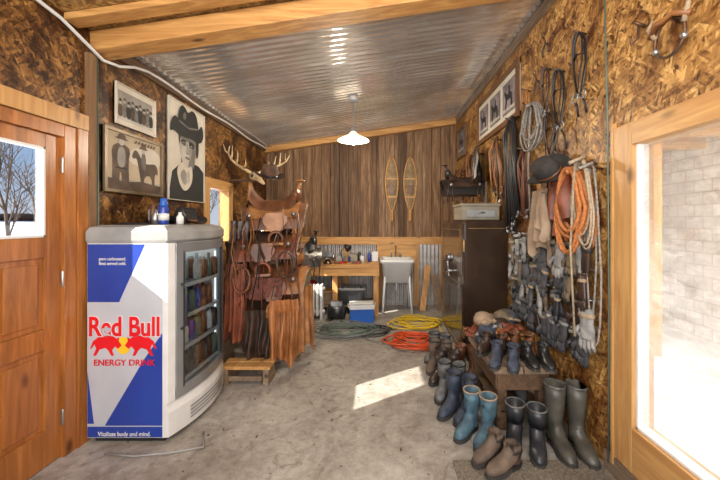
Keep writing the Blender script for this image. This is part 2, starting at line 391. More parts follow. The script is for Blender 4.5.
# ------------------------------------------------------------ outside
b=B()
def gz(x,y): return -.25+.04*noise.noise(Vector((x*.2,y*.2,0)))+max(0,(-x-25))*.06
b.grid(lambda u,v:(-60+57.8*u,-15+90*v,gz(-60+57.8*u,-15+90*v)),40,40,SNOW); b.make('snow_ground')
def tree(x,y,h,seed):
    rnd=random.Random(seed); b=B()
    def br(p,d,l,r,k):
        pts=[p]; q=p.copy(); dd=d.copy()
        for i in range(3):
            dd=(dd+Vector((rnd.uniform(-.15,.15),rnd.uniform(-.15,.15),rnd.uniform(0,.1)))).normalized(); q=q+dd*l/3; pts.append(q.copy())
            if k>0 :
                for _ in range(2):
                    nd=(dd+Vector((rnd.uniform(-.9,.9),rnd.uniform(-.9,.9),rnd.uniform(-.1,.5)))).normalized(); br(q,nd,l*.6,r*.5,k-1)
        b.tube(pts,[r,r*.85,r*.7,r*.4],BARK,5)
    br(Vector((x,y,gz(x,y)-.1)),Vector((0,0,1)),h*.6,h*.013,3); b.make('bare_tree')
tree(-14.5,12.6,5.5,3); tree(-22,20.5,6,5); tree(-9.5,17,6,9)
b=B()
b.grid(lambda u,v:(-58+3*v,-10+80*u,1.2+ (1.5+1.2*noise.noise(Vector((u*9,0,3))))*v),60,3,BARK); b.make('distant_treeline')
b=B(); b.b2((XR+.16,-2,-.1),(7,9,0.02),PGRD); b.make('porch_ground')
b=B(); b.b2((4.0,-2,0.02),(4.2,9,2.7),BRICK)
b.make('porch_wall')
b=B()
for i in range(16): b.b2((XR+.2,-1.5+i*.6,2.35),(4.0,-1.40+i*.6,2.52),PINE)
b.b2((XR+.2,-2,2.53),(4.0,8,2.56),GALV2)
b.b2((2.9,3.4,0.02),(3.02,3.52,2.35),PINEZ); b.b2((2.9,5.6,0.02),(3.02,5.72,2.35),PINEZ)
b.make('porch_roof')

# ------------------------------------------------------------ fridge
FX0,FX1,FY0,FY1=-1.90,-1.385,2.09,2.84
BU=.065
def fplan(bul,ins=0,n=14,x1=FX1):
    p=[(FX0+ins,FY1-ins),(FX0+ins,FY0+ins),(x1-ins-.02,FY0+ins)]
    for i in range(n+1):
        t=i/n; y=FY0+ins+(FY1-FY0-2*ins)*t; p.append((x1-ins+bul*(1-(2*t-1)**2),y))
    p.append((x1-ins-.02,FY1-ins)); return p
def fl(b,zs,m,smooth=False):
    rings=[[(x,y,z) for x,y in fplan(bul,ins,x1=x1)] for z,bul,ins,x1 in zs]; b.loft(rings,m,True,smooth)
b=B()
fl(b,[(.0,BU,.03,FX1),(.04,BU,.03,FX1)],BLACK)
fl(b,[(.04,BU+.015,.0,FX1+.015),(.20,BU+.015,0,FX1+.015),(.26,BU,.0,FX1)],WHITE)
fl(b,[(1.31,BU,0,FX1),(1.33,BU+.01,-.006,FX1+.008),(1.385,BU+.01,-.006,FX1+.008),(1.415,BU-.01,.008,FX1),(1.43,BU-.03,.05,FX1)],GREYP)
b.b2((FX0,FY0,.26),(FX1-.03,FY0+.04,1.31),WHITE); b.b2((FX0,FY1-.04,.26),(FX1-.03,FY1,1.31),WHITE)
b.b2((FX0,FY0+.04,.26),(FX0+.04,FY1-.04,1.31),WHITE)
def arc(t,off=0): 
    y=FY0+(FY1-FY0)*t; return (FX1+off+BU*(1-(2*t-1)**2),y)
def dband(t0,t1,z0,z1,m,o0,o1,n=10):
    r=[]
    for i in range(n+1):
        t=t0+(t1-t0)*i/n; a=arc(t,o0); c=arc(t,o1)
        r.append([(a[0],a[1],z0),(c[0],c[1],z0),(c[0],c[1],z1),(a[0],a[1],z1)])
    b.loft(r,m,True,False)
dband(0,.07,.26,1.31,WHITE,-.03,.012,3); dband(.07,.15,.29,1.29,CHROME,-.02,.018,3); dband(.88,.95,.29,1.29,CHROME,-.02,.018,3); dband(.95,1,.26,1.31,SILV,-.03,.012,3)
dband(.07,.95,1.24,1.31,CHROME,-.02,.018); dband(.07,.95,.26,.33,CHROME,-.02,.018)
dband(.14,.155,.32,1.25,BLACK,-.004,.02,2); dband(.875,.89,.32,1.25,BLACK,-.004,.02,2)
for zz in (.08,.105,.13,.155): dband(.2,.8,zz,zz+.01,CHROME,.03,.035)
dband(.15,.88,.33,1.24,GLASSF,-.004,0)
b.tube([(*arc(.12,.018),.72),(*arc(.12,.05),.75),(*arc(.12,.05),1.0),(*arc(.12,.018),1.03)],.010,BLACK)
fr=b.make('drinks_fridge',.003)
b=B()
for k,z in enumerate((.33,.55,.77,.99)):
    b.b2((FX0+.05,FY0+.05,z),(FX1+.01,FY1-.05,z+.012),STEEL)
    b.b2((FX1+.01,FY0+.1,z-.005),(FX1+.02,FY1-.1,z+.02),SILV)
    for i in range(8):
        for j in range(3):
            if random.random()<.25: continue
            mm=random.choice([BLUE,SILV,GREYP,PBLK,WHITE,HGRN,SILV,L2,PBLK,BLUE] if k<3 else [PBLK,GREYP,HGRN,SILV,L2])
            cx=FX1-.04-.1*j; cy=FY0+.1+i*.083
            b.lathe([(.0,0),(.026,0),(.03,.01),(.03,.12),(.022,.14),(.022,.15)] if (i+k)%3 else [(0,0),(.028,0),(.028,.1),(.012,.15),(.012,.19)],mm,(cx,cy,z+.013),10)
lt=emis('fridge_lamp',(.9,.95,1),1.6)
b.b2((FX0+.05,FY0+.05,1.26),(FX1-.03,FY1-.05,1.275),lt); b.b2((FX1-.04,FY0+.045,.35),(FX1-.03,FY0+.055,1.2),lt); b.b2((FX1-.04,FY1-.055,.35),(FX1-.03,FY1-.045,1.2),lt)
b.make('drink_cans',parent=fr)
def P(u,v,e=0): return (FX0+.004+u*(FX1-FX0-.045),FY0-.0012-e,.045+v*1.26)
b=B()
b.poly([P(0,0),P(1.04,0),P(1.04,1),P(0,1)],SILV)
e=.0008
b.poly([P(0,1,e),P(0,.70,e),P(.44,.70,e),P(.80,1,e)],BLUE)
b.poly([P(1.04,.54,e),P(.78,.40,e),P(.24,.06,e),P(1.04,.06,e)],BLUE)
b.poly([P(0,.055,e),P(0,0,e),P(1.04,0,e),P(1.04,.055,e)],BLUE)
b.poly([P(0,.34,e),P(0,.07,e),P(.09,.07,e)],BLUE)
cx=.5;cy=.475
b.poly([P(cx+.10*math.cos(a*math.pi/12),cy+.045*math.sin(a*math.pi/12),2*e) for a in range(24)],YELP)
bull=[(-.02,.0),(-.06,.03),(-.05,.055),(-.09,.045),(-.13,.06),(-.22,.065),(-.33,.055),(-.40,.03),(-.44,-.02),(-.42,-.02),(-.38,.01),(-.36,-.02),(-.40,-.065),(-.36,-.065),(-.31,-.025),(-.24,-.015),(-.20,-.03),(-.16,-.065),(-.12,-.065),(-.15,-.03),(-.11,-.005),(-.07,-.02)]
for sg in(1,-1):
    pts=[P(cx+sg*x*1.05,cy+y*.8,3*e) for x,y in bull]
    b.poly(pts if sg==-1 else pts[::-1],REDP)
b.make('printed_panel',parent=fr)
ry=(math.pi/2,0,0); xc=(FX0+FX1)/2-.01
text('Red Bull',(xc,FY0-.0045,.71),.175,WHITE,ry,fr,.009,.80)
text('Red Bull',(xc,FY0-.006,.71),.175,REDP,ry,fr,.0045,.80)
text('ENERGY DRINK',(xc,FY0-.006,.515),.056,REDP,ry,fr,.0003,1.02)
text('Vitalizes body and mind.',(xc,FY0-.005,.055),.04,WHITE,ry,fr,0,.88)
text('pure carbonated.\nBest served cold.',(FX0+.17,FY0-.005,1.20),.03,WHITE,ry,fr,0,.85)
FT=1.432
b=B(); b.lathe([(0,0),(.03,0),(.033,.01),(.033,.12),(.03,.13)],BLUE,(-1.56,2.33,FT)); b.lathe([(.034,.03),(.034,.08)],WHITE,(-1.56,2.33,FT)); b.lathe([(.028,.13),(.028,.15),(.022,.17),(.022,.19),(0,.192)],CBLUE,(-1.56,2.33,FT)); b.make('spray_can')
def hat(b,M,m,band=None,s=1):
    o=b.M; b.M=M@Matrix.Scale(s,4)
    rings=[]
    for (r,z) in [(.10,0),(.099,.04),(.093,.08),(.083,.105),(.06,.115),(.02,.10)]:
        rings.append([(r*.82*math.cos(a)*(1-.25*max(0,z-.05)/.06*max(0,math.sin(a))),r*1.02*math.sin(a),z+ (.012*abs(math.cos(a)) if z>.1 else 0)) for a in [2*math.pi*j/24 for j in range(24)]])
    b.loft(rings,m,True)
    def bf(u,v):
        a=2*math.pi*u; r=.09+.09*v; x=r*.86*math.cos(a); y=r*1.0*math.sin(a)
        return (x*(1-.1*v*abs(math.cos(a))),y,.002+.055*(v**1.6)*abs(math.cos(a))**1.5-.012*v*abs(math.sin(a)))
    b.grid(bf,36,5,m); b.grid(lambda u,v:tuple(Vector(bf(u,v))+Vector((0,0,-.004))),36,5,m)
    b.lathe([(.088,.004),(.101,.004),(.1,.022),(.088,.022)],band or LBLK,(0,0,0),24,.84,1.03)
    b.M=o
b=B(); hat(b,T(-1.60,2.66,FT+.014,1.2),FELT,L2,1.0); b.make('cowboy_hat')
b=B(); b.b2((-1.88,2.62,FT),(-1.80,2.78,FT+.16),L2); b.b2((-1.87,2.60,FT+.03),(-1.81,2.62,FT+.12),GREYP); b.make('small_radio',.003)
b=B()
for x,y,r,h,m in[(-1.70,2.42,.022,.17,L2),(-1.64,2.36,.028,.11,STEEL),(-1.50,2.44,.03,.12,BLACK),(-1.74,2.50,.03,.14,PBLK),(-1.46,2.36,.024,.09,WHITE)]:
    b.lathe([(0,0),(r,0),(r,h*.6),(r*.5,h*.78),(r*.45,h),(0,h)],m,(x,y,FT),14)
b.b2((-1.86,2.30,FT),(-1.66,2.32+.22,FT+.012),BLACK)
b.make('bottles_and_jars')

# ------------------------------------------------------------ pictures
def frame_left(y0,y1,z0,z1,w,m,art,name):
    b=B(); x=XL+.003
    b.b2((x,y0,z0),(x+.012,y1,z1),PAPER)
    for a,c in(((y0,z0),(y1,z0+w)),((y0,z1-w),(y1,z1))): b.b2((x,a[0],a[1]),(x+.028,c[0],c[1]),m)
    for a,c in(((y0,z0+w),(y0+w,z1-w)),((y1-w,z0+w),(y1,z1-w))): b.b2((x,a[0],a[1]),(x+.028,c[0],c[1]),m)
    iy0,iy1,iz0,iz1=y0+w,y1-w,z0+w,z1-w
    cnt=[0]
    def A(pts,mm):
        cnt[0]+=1; e=x+.0125+.0004*cnt[0]
        b.poly([(e,iy0+(iy1-iy0)*u,iz0+(iz1-iz0)*v) for u,v in pts],mm)
    art(A); return b.make(name)
def circ(cx,cy,rx,ry,n=18): return [(cx+rx*math.cos(2*math.pi*i/n),cy+ry*math.sin(2*math.pi*i/n)) for i in range(n)]
def smooth(pts,k=2):
    for _ in range(k):
        q=[]
        for i in range(len(pts)):
            a=pts[i]; c=pts[(i+1)%len(pts)]
            q+=[(a[0]*.75+c[0]*.25,a[1]*.75+c[1]*.25),(a[0]*.25+c[0]*.75,a[1]*.25+c[1]*.75)]
        pts=q
    return pts
def art_poster(A):
    A([(0,0),(1,0),(1,1),(0,1)],PAPER)
    A([(.0,0),(1,0),(1,.34),(.85,.40),(.62,.42),(.35,.40),(.10,.28)],PBLK)
    A(smooth([(.36,.30),(.68,.32),(.74,.50),(.5,.5),(.30,.46)]),PGREY)
    A(smooth([(.20,.33),(.40,.42),(.50,.34),(.64,.40),(.66,.20),(.44,.08),(.28,.16)]),PAPER)
    A(smooth([(.28,.26),(.42,.35),(.52,.22),(.42,.14)]),PSKY); A(smooth([(.46,.30),(.56,.33),(.58,.22),(.50,.16)]),SKINP)
    A(smooth([(.26,.80),(.27,.62),(.29,.50),(.35,.41),(.46,.345),(.58,.36),(.69,.43),(.76,.54),(.78,.80)]),SKINP)
    A(smooth([(.50,.355),(.60,.37),(.71,.45),(.78,.56),(.78,.72),(.62,.72),(.62,.58),(.58,.47)]),PGREY)
    A(smooth([(.54,.40),(.62,.48),(.64,.60),(.60,.68),(.54,.56)]),PSKY)
    A(smooth([(.72,.72),(.84,.72),(.83,.52),(.76,.46),(.75,.6)]),PBLK)
    A(smooth([(.31,.72),(.26,.72),(.26,.6),(.29,.56)]),PBLK)
    A([(.28,.70),(.76,.70),(.75,.625),(.52,.625),(.30,.64)],PGREY)
    A(smooth([(.30,.625),(.38,.645),(.46,.635),(.46,.575),(.38,.570),(.32,.585)],1),PGREY); A(smooth([(.53,.635),(.61,.642),(.69,.62),(.68,.575),(.60,.570),(.54,.58)],1),PBLK)
    A(smooth([(.31,.62),(.38,.642),(.45,.632),(.45,.612),(.38,.617),(.32,.60)],1),PBLK)
    A(circ(.395,.592,.032,.010,12),PBLK); A(circ(.605,.592,.028,.008,12),PSKY)
    A(smooth([(.48,.61),(.51,.60),(.55,.515),(.50,.495),(.44,.505)]),PSKY); A(smooth([(.44,.508),(.54,.508),(.50,.492),(.46,.492)],1),PGREY)
    A(smooth([(.40,.452),(.46,.468),(.50,.462),(.58,.450),(.50,.432)],1),PGREY)
    A(smooth([(.02,.66),(.05,.78),(.16,.86),(.30,.79),(.55,.75),(.80,.79),(.92,.89),(.98,.80),(.95,.70),(.82,.65),(.6,.672),(.42,.662),(.26,.66),(.12,.70)]),PBLK)
    A(smooth([(.20,.76),(.24,.90),(.32,.99),(.42,.98),(.5,.93),(.62,.995),(.76,.96),(.84,.76),(.55,.72)]),PBLK)
    A([(.25,.80),(.52,.765),(.80,.80),(.80,.82),(.52,.785),(.25,.82)],PGREY); A(smooth([(.34,.86),(.40,.94),(.46,.90),(.42,.84)]),PGREY)
def art_rider(A):
    A([(0,0),(1,0),(1,1),(0,1)],PSKY); A([(.02,.2),(1,.2),(1,1),(.02,1)],SEPIA); A(smooth([(.3,.5),(1,.45),(1,.9),(.45,.85)]),PAPER); A([(0,0),(1,0),(1,.16),(.6,.2),(.3,.15),(0,.2)],PBRN)
    hor=[(.58,.30),(.60,.10),(.64,.10),(.67,.32),(.80,.34),(.83,.10),(.87,.10),(.88,.42),(.95,.36),(.94,.54),(.88,.60),(.80,.58),(.70,.56),(.62,.60),(.54,.76),(.47,.78),(.42,.64),(.46,.60),(.51,.64),(.54,.50)]
    A(smooth(hor,1),PBRN); A(smooth([(.60,.45),(.68,.42),(.70,.60),(.68,.76),(.60,.76)]),PGREY); A(circ(.64,.79,.03,.05),SKINP); A(smooth([(.53,.82),(.75,.82),(.69,.86),(.68,.93),(.60,.93),(.59,.86)],1),PBRN)
    A(smooth([(.08,.03),(.2,.03),(.22,.4),(.27,.03),(.38,.03),(.36,.5),(.40,.74),(.30,.82),(.18,.82),(.08,.72),(.10,.45)],1),PBRN)
    A(smooth([(.17,.4),(.31,.4),(.31,.76),(.18,.76)]),PSKY); A([(.14,.40),(.34,.40),(.34,.37),(.14,.37)],PBLK)
    A(circ(.24,.84,.045,.06),SKINP); A(smooth([(.10,.89),(.38,.89),(.31,.92),(.30,.99),(.19,.99),(.18,.92)],1),PBRN)
    for i in range(7): A([(.46+.06*i,.90+.015*math.sin(i)),(.50+.06*i,.96),(.515+.06*i,.94),(.49+.06*i,.89)],PBRN)
def art_group(A):
    A([(0,0),(1,0),(1,1),(0,1)],PAPER); A([(.06,.12),(.94,.12),(.94,.86),(.06,.86)],PSKY); A([(.06,.12),(.94,.12),(.94,.3),(.06,.34)],SKINP)
    for i in range(9):
        c=.11+.095*i; t=.50+.05*(i%2)
        A(smooth([(c-.055,.2),(c+.055,.2),(c+.055,t-.05),(c+.02,t+.02),(c-.02,t+.02),(c-.055,t-.05)],1),(PBRN,PGREY,PBLK)[i%3])
        A(circ(c,t+.05,.022,.05,10),SKINP); A([(c-.045,t+.08),(c+.045,t+.08),(c+.026,t+.1),(c+.022,t+.15),(c-.022,t+.15),(c-.026,t+.1)],PBLK if (i+1)%2 else PBRN)
frame_left(2.94,3.55,1.66,2.62,.006,PAPER,art_poster,'cowboy_poster')
frame_left(2.25,2.86,1.67,2.14,.022,FRS,art_rider,'framed_rider_photograph')
frame_left(2.35,2.77,2.18,2.49,.006,PAPER,art_group,'group_photograph')
def frame_right(y0,y1,z0,z1,w,m,arts,name):
    b=B(); x=XR-.003
    b.b2((x-.01,y0,z0),(x,y1,z1),PAPER if arts>1 else PGREY)
    for a,c in(((y0,z0),(y1,z0+w)),((y0,z1-w),(y1,z1))): b.b2((x-.03,a[0],a[1]),(x,c[0],c[1]),m)
    for a,c in(((y0,z0+w),(y0+w,z1-w)),((y1-w,z0+w),(y1,z1-w))): b.b2((x-.03,a[0],a[1]),(x,c[0],c[1]),m)
    n=arts; L=(y1-y0-2*w)/n
    for i in range(n):
        a=y0+w+L*i+.035; c=a+L-.07; zz0=z0+w+.06; zz1=z1-w-.06
        b.b2((x-.013,a,zz0),(x-.0105,c,zz1),PGREY); b.b2((x-.0145,a+.015,zz0+.015),(x-.0132,c-.015,zz1-.015),MAT)
        w2=c-a; h2=zz1-zz0
        b.poly([(x-.0155,a+w2*u,zz0+h2*v) for u,v in [(.2,.15),(.3,.15),(.35,.4),(.6,.42),(.7,.12),(.78,.15),(.74,.5),(.85,.7),(.78,.76),(.62,.6),(.5,.62),(.5,.85),(.4,.85),(.38,.62),(.24,.55)]][::-1],PBLK)
        b.poly([(x-.0155,a+w2*u,zz0+h2*v) for u,v in [(.05,.08),(.95,.08),(.95,.2),(.05,.16)]][::-1],SKINP)
    return b.make(name,.002)
frame_right(3.04,4.32,2.46,3.02,.055,FRW,3,'framed_rodeo_photographs')
frame_right(4.90,5.42,2.48,2.98,.04,FRW,1,'framed_photograph')

# ------------------------------------------------------------ leather goods
def drape(b,M,w,h,m,folds=5,amp=.03,seed=0,edge=.06,taper=1.0):
    o=b.M; b.M=M
    def f(u,v):
        ww=w*(1+(taper-1)*v); nz=noise.noise(Vector((u*3,v*2,seed)))
        return ((u-.5)*ww+.02*nz, amp*(.3+v)*math.sin(u*folds*2*math.pi+seed+v*1.5)+.03*nz, -v*(h+edge*math.sin(u*9+seed)+edge*noise.noise(Vector((u*5,seed,0)))))
    b.grid(f,28,14,m); b.grid(lambda u,v:tuple(Vector(f(u,v))+Vector((0,.006,0))),28,14,m); b.M=o
def saddle(b,M,m,m2,seatm,wool=WOOL,fender=True,fl=.42):
    o=b.M; b.M=M
    def sk(u,v,k=0,lw=.27,ly=.34):
        a=(u-.5)*2.7; y=(v-.5)*2*ly*(1-.18*abs(u-.5)*2*abs(2*v-1)**3)
        return ((lw+k)*math.sin(a)*.95,y,(.24+k)*math.cos(a)-.24-.06*abs(math.sin(a))**3)
    b.grid(lambda u,v:sk(u,v,-.02,.27,.35),20,10,wool); b.grid(lambda u,v:sk(u,v,0),20,10,m)
    b.grid(lambda u,v:sk(.5+(u-.5)*.72,v,.012,.27,.27),20,10,m2)
    def seat(u,v):
        y=-.24+.46*v; c=.17*max(0,1-v/.28)**1.5+.09*max(0,(v-.62)/.38)**1.4
        hw=.13+.05*math.sin(v*math.pi)+(.03 if v>.8 else 0); t=(u-.5)*2
        return (hw*t,y,.045+c*(1-.35*t*t)-.11*abs(t)**2.6)
    b.grid(seat,16,18,seatm)
    b.grid(lambda u,v:(lambda p:(p[0],p[1]-.02*v-.01,p[2]*(1-v)-.02*v))(seat(u,0)),16,4,m)
    b.tube([tuple(Vector(seat(i/12,0))+Vector((0,0,.006))) for i in range(13)],.014,m2,8)
    b.ell((0,.22,.09),(.14,.055,.075),m,16); b.cyl((0,.235,.12),(0,.26,.225),.024,m2,.018); b.ell((0,.265,.235),(.046,.05,.014),m2,14)
    for sg in(1,-1):
        b.cyl((sg*.26,.2,-.1),(sg*.268,.2,-.1),.022,STEEL); b.cyl((sg*.26,-.22,-.1),(sg*.268,-.22,-.1),.022,STEEL)
        for yy in(-.26,-.2,.17,.24): b.tube([(sg*.27,yy,-.1),(sg*.285,yy+.02,-.24),(sg*.275,yy+.01,-.36)],.007,m2,5,flat=.4)
        if fender:
            def ff(u,v): 
                w=.075+.04*math.sin(min(1,v*1.4)*math.pi); w*= .45 if v>.85 else 1
                return (sg*(.262+.03*v),(u-.5)*2*w+.02,-.08-fl*v)
            b.grid(ff,6,12,m2); b.grid(lambda u,v:tuple(Vector(ff(u,v))+Vector((sg*.006,0,0))),6,12,m2)
            zb=-.14-fl
            st=[(sg*.29,.02+.065*math.cos(a),zb+.075*math.sin(a)) for a in [math.radians(t) for t in range(-20,201,20)]]
            b.tube(st,.016,m,8,flat=1.8); b.box((sg*.29,.02,zb-.04),(.08,.14,.024),m2)
    b.M=o
def fringe(b,p,w,h,m,n=14,ax=0):
    for i in range(n):
        q=Vector(p); q[ax]+=w*(i/(n-1)-.5); b.tube([q,q+Vector((R(-.01,.01),R(-.01,.01),-h*.5)),q+Vector((R(-.02,.02),R(-.02,.02),-h*R(.85,1)))],.005,m,4)
b=B(); cx,cy=-1.10,3.36
b.b2((cx-.04,cy-.04,.0),(cx+.04,cy+.04,1.62),GREYW)
b.b2((cx-.28,cy-.04,.0),(cx+.28,cy+.04,.06),GREYW); b.b2((cx-.04,cy-.33,0),(cx+.04,cy+.33,.06),GREYW)
for z in(.50,.86,1.22,1.54): b.b2((cx-.33,cy-.03,z-.04),(cx+.33,cy+.03,z),GREYW)
b.make('saddle_rack',.004)
mk('western_saddle',lambda b:saddle(b,T(cx+.02,cy+.02,1.64,-1.4,.05,.08),L2,L1,L2,fl=.20))
mk('western_saddle',lambda b:saddle(b,T(cx-.05,cy+.0,1.31,1.75,-.05,.05),L5,L2,L3,fl=.20))
mk('western_saddle',lambda b:saddle(b,T(cx+.05,cy-.01,.97,-1.5,.06,-.05),L1,L2,L2,fl=.24))
mk('western_saddle',lambda b:saddle(b,T(cx-.04,cy+.0,.63,1.5,.02,.03),L2,L5,L3,WOOL,False))
def chaps(b):
    drape(b,T(cx+.22,cy-.36,.72,.25),.26,.58,L4,3,.035,2); drape(b,T(cx+.37,cy-.14,.80,1.2),.26,.60,L1,3,.03,5); fringe(b,(cx+.22,cy-.39,.62),.24,.44,L1,10)
mk('leather_chaps',chaps)
def coat(b):
    drape(b,T(cx-.27,cy-.31,1.05,-.3),.20,.70,L5,4,.03,8); drape(b,T(cx-.04,cy-.35,.62,.1),.24,.46,L3,3,.03,11); drape(b,T(cx-.36,cy-.2,1.25,-.6),.20,.7,L3,3,.03,13)
mk('leather_coat',coat)
mk('saddle_blanket',lambda b:(drape(b,T(cx-.02,cy-.31,.92,.0),.40,.20,BLANK,3,.02,4,.02),drape(b,T(cx-.22,cy-.32,1.46,-.3),.20,.20,L3,3,.02,14,.03)))
mk('cowboy_hat',lambda b:hat(b,T(cx+.0,cy-.12,1.90,.6,.2),FELTB,LBLK,1.05))
def tackpile(b):
    for i in range(22):
        px=cx+R(-.34,.38); py=cy-.34+R(-.04,.04); z=R(1.0,1.60); L=R(.3,.65)
        b.tube([(px,py+.04,z),(px+R(-.03,.03),py-.03,z-L*.5),(px+R(-.07,.07),py,z-L)],R(.008,.013),random.choice([L1,L2,L3,L5,L2,L3,LBLK]),6,flat=.3)
    for k in range(2):
        qx,qz=cx+R(-.2,.25),R(.9,1.4); b.tube([(qx+.08*math.sin(a)*R(.9,1.1),cy-.38+R(0,.02),qz+.12*math.cos(a)) for a in [i*math.pi/8 for i in range(40)]],.008,[L3,L2][k],6)
mk('bridle_straps',tackpile)
def stand2(b):
    x,y=-1.06,4.05
    for sx in(-1,1):
        for sy in(-1,1): b.cyl((x+sx*.17,y+sy*.22,0),(x+sx*.05,y+sy*.18,.88),.018,IRON)
    b.cyl((x-.05,y-.28,.9),(x-.05,y+.28,.9),.018,IRON); b.cyl((x+.05,y-.28,.9),(x+.05,y+.28,.9),.018,IRON)
    for sy in(-1,1): b.cyl((x-.14,y+sy*.21,.25),(x+.14,y+sy*.21,.25),.012,IRON); b.cyl((x-.05,y+sy*.2,.9),(x+.05,y+sy*.2,.9),.015,IRON)
mk('saddle_stand',stand2)
mk('western_saddle',lambda b:saddle(b,T(-1.02,4.05,1.12,-1.2,0,0,.9),LBLK,L3,LBLK,L3,True,.3))
mk('leather_jacket',lambda b:(drape(b,T(-1.72,4.65,1.62,1.3),.42,.95,L3,4,.05,3),drape(b,T(-1.66,4.85,1.58,1.0),.4,.9,L2,4,.05,6)),xmin=XL+.01)
def smallsaddle(b):
    saddle(b,T(-1.40,4.55,1.42,-1.3,0,0,.95),L2,L1,L3); b.b2((-1.45,4.52,0),(-1.37,4.60,1.3),GREYW); b.b2((-1.67,4.53,1.26),(-1.15,4.59,1.32),GREYW); b.b2((-1.65,4.52,0),(-1.15,4.60,.06),GREYW)
mk('western_saddle',smallsaddle)
b=B()
for i,(x0,x1,y0,y1,z) in enumerate([(-1.42,-.98,2.80,2.89,.14),(-1.42,-.98,2.91,2.99,.14)]): b.b2((x0,y0,z),(x1,y1,z+.03),PINEY)
for xx in(-1.40,-1.04): b.b2((xx,2.8,0),(xx+.05,2.99,.14),GREYW)
b.b2((-1.35,2.805,.04),(-1.05,2.82,.08),GREYW)
ob=b.make('wooden_step',.003); ob.location.x+=.02; ob.location.y+=.03
b=B(); b.b2((-1.75,2.98,0),(-1.5,3.35,.32),GREYW); b.b2((-1.77,2.96,.32),(-1.49,3.37,.35),PINEY); b.make('wooden_crate',.004)
mk('saddle_bag',lambda b:(b.ell((-1.63,3.16,.44),(.13,.17,.09),L2,16),b.tube([(-1.63,3.02,.48),(-1.6,3.1,.56),(-1.62,3.28,.5)],.012,L1,6)))
def antlers(b):
    o=b.M; b.M=T(-1.64,4.25,2.02,-2.4,0,0,1.05)
    rings=[]
    for (y,z,rx,rz) in [(-.06,.03,.03,.03),(-.02,.04,.065,.055),(.05,.03,.06,.05),(.12,.0,.04,.04),(.2,-.04,.028,.03),(.27,-.075,.022,.02),(.29,-.085,.01,.01)]:
        rings.append([(rx*math.cos(a),y,z+rz*math.sin(a)) for a in [2*math.pi*j/14 for j in range(14)]])
    b.loft(rings,BONE)
    for sg in(1,-1):
        b.ell((sg*.05,.06,.03),(.02,.025,.022),PBLK,10)
        main=[(sg*.04,0,.07),(sg*.12,-.03,.12),(sg*.22,.0,.16),(sg*.30,.06,.20),(sg*.36,.14,.25),(sg*.37,.22,.32)]
        b.tube(main,[.022,.018,.016,.014,.011,.005],BONE,8)
        for k,(dx,dy,dz) in {1:(.03,.14,.10),2:(.02,.10,.15),3:(.0,.04,.16),4:(.03,-.08,.12)}.items():
            p=Vector(main[k]); b.tube([p,p+Vector((sg*dx*.5,dy*.7,dz*.35)),p+Vector((sg*dx,dy,dz))],[.012,.009,.003],BONE,6)
    b.M=o; b.b2((XL+.002,4.25,1.99),(-1.62,4.28,2.02),DARKW)
mk('elk_antlers',antlers,xmin=XL+.002)

# ------------------------------------------------------------ back wall stuff
def snowshoe(b,cx,zc,L=1.12,W=.23):
    y=YB-.040
    def outl(t): return W/2*math.sin(min(1,max(0,(t-.18)/.82))*math.pi)**.62*(1-.15*(1-t))+ (.012 if t<.25 else 0)
    left=[(i/28,outl(i/28)) for i in range(29)]
    z=lambda t: zc-L/2+L*t
    pts=[(cx-w,y,z(t)) for t,w in left]+[(cx+w,y,z(t)) for t,w in reversed(left)]
    b.tube(pts,.013,PINE,6)
    for t in(.38,.66): w=outl(t); b.b2((cx-w,y-.006,z(t)-.012),(cx+w,y+.006,z(t)+.012),PINE)
    for i in range(-14,30):
        for sg in (1,-1):
            seg=[]
            for j in range(41):
                t=.20+.79*j/40; xx=sg*((t-.2)*L-i*.035-.0)*.62
                if abs(xx)<outl(t)-.002: seg.append((cx+xx,y,z(t)))
            if len(seg)>1: b.tube([seg[0],seg[-1]],.0032,BONE,4)
    b.box((cx,y-.012,z(.5)),(.09,.015,.14),L2)
    b.cyl((cx,YB-.026,z(1)-.03),(cx,YB-.07,z(1)-.03),.006,IRON,n=8)
mk('snowshoe',lambda b:snowshoe(b,.24,2.02)); mk('snowshoe',lambda b:snowshoe(b,.56,2.02))
b=B()
bt=.80
b.b2((-1.35,4.85,bt-.05),(.02,5.50,bt),PINE); b.b2((-1.35,4.86,bt-.17),(.02,4.90,bt-.05),PINE)
for xx in(-1.33,-.70,-.07):
    for yy in(4.9,5.40): b.b2((xx,yy,0),(xx+.08,yy+.08,bt-.05),PINEZ)
b.b2((-1.25,5.0,.12),(-.08,5.48,.15),GREYW); b.make('workbench',.004)
b=B(); sx,sy=.30,5.2
def rr(w,d,z,n=5,r=.05):
    pts=[]
    for qx,qy,a0 in((1,1,0),(-1,1,90),(-1,-1,180),(1,-1,270)):
        for i in range(n):
            a=math.radians(a0+90*i/(n-1)); pts.append((sx+qx*(w/2-r)+r*math.cos(a),sy+qy*(d/2-r)+r*math.sin(a),z))
    return pts
b.loft([rr(.42,.40,.50),rr(.48,.48,.80),rr(.54,.54,.82),rr(.54,.54,.86),rr(.48,.48,.86),rr(.44,.44,.82),rr(.36,.36,.55)],WHITE)
for qx in(-1,1):
    for qy in(-1,1): b.tube([(sx+qx*.19,sy+qy*.19,.6),(sx+qx*.23,sy+qy*.22,0)],.018,WHITE,8)
b.tube([(sx,sy,.5),(sx,sy,.35),(sx,sy+.12,.32),(sx,sy+.14,.42),(sx,sy+.3,.42)],.02,WHITE)
b.tube([(sx,sy+.23,.86),(sx,sy+.23,1.0),(sx,sy+.16,1.05),(sx,sy+.08,.99)],.011,STEEL)
for q in(-1,1): b.cyl((sx+q*.08,sy+.23,.86),(sx+q*.08,sy+.23,.92),.018,STEEL)
b.make('utility_sink')
b=B(); b.M=T(-.24,4.70,0,.1)
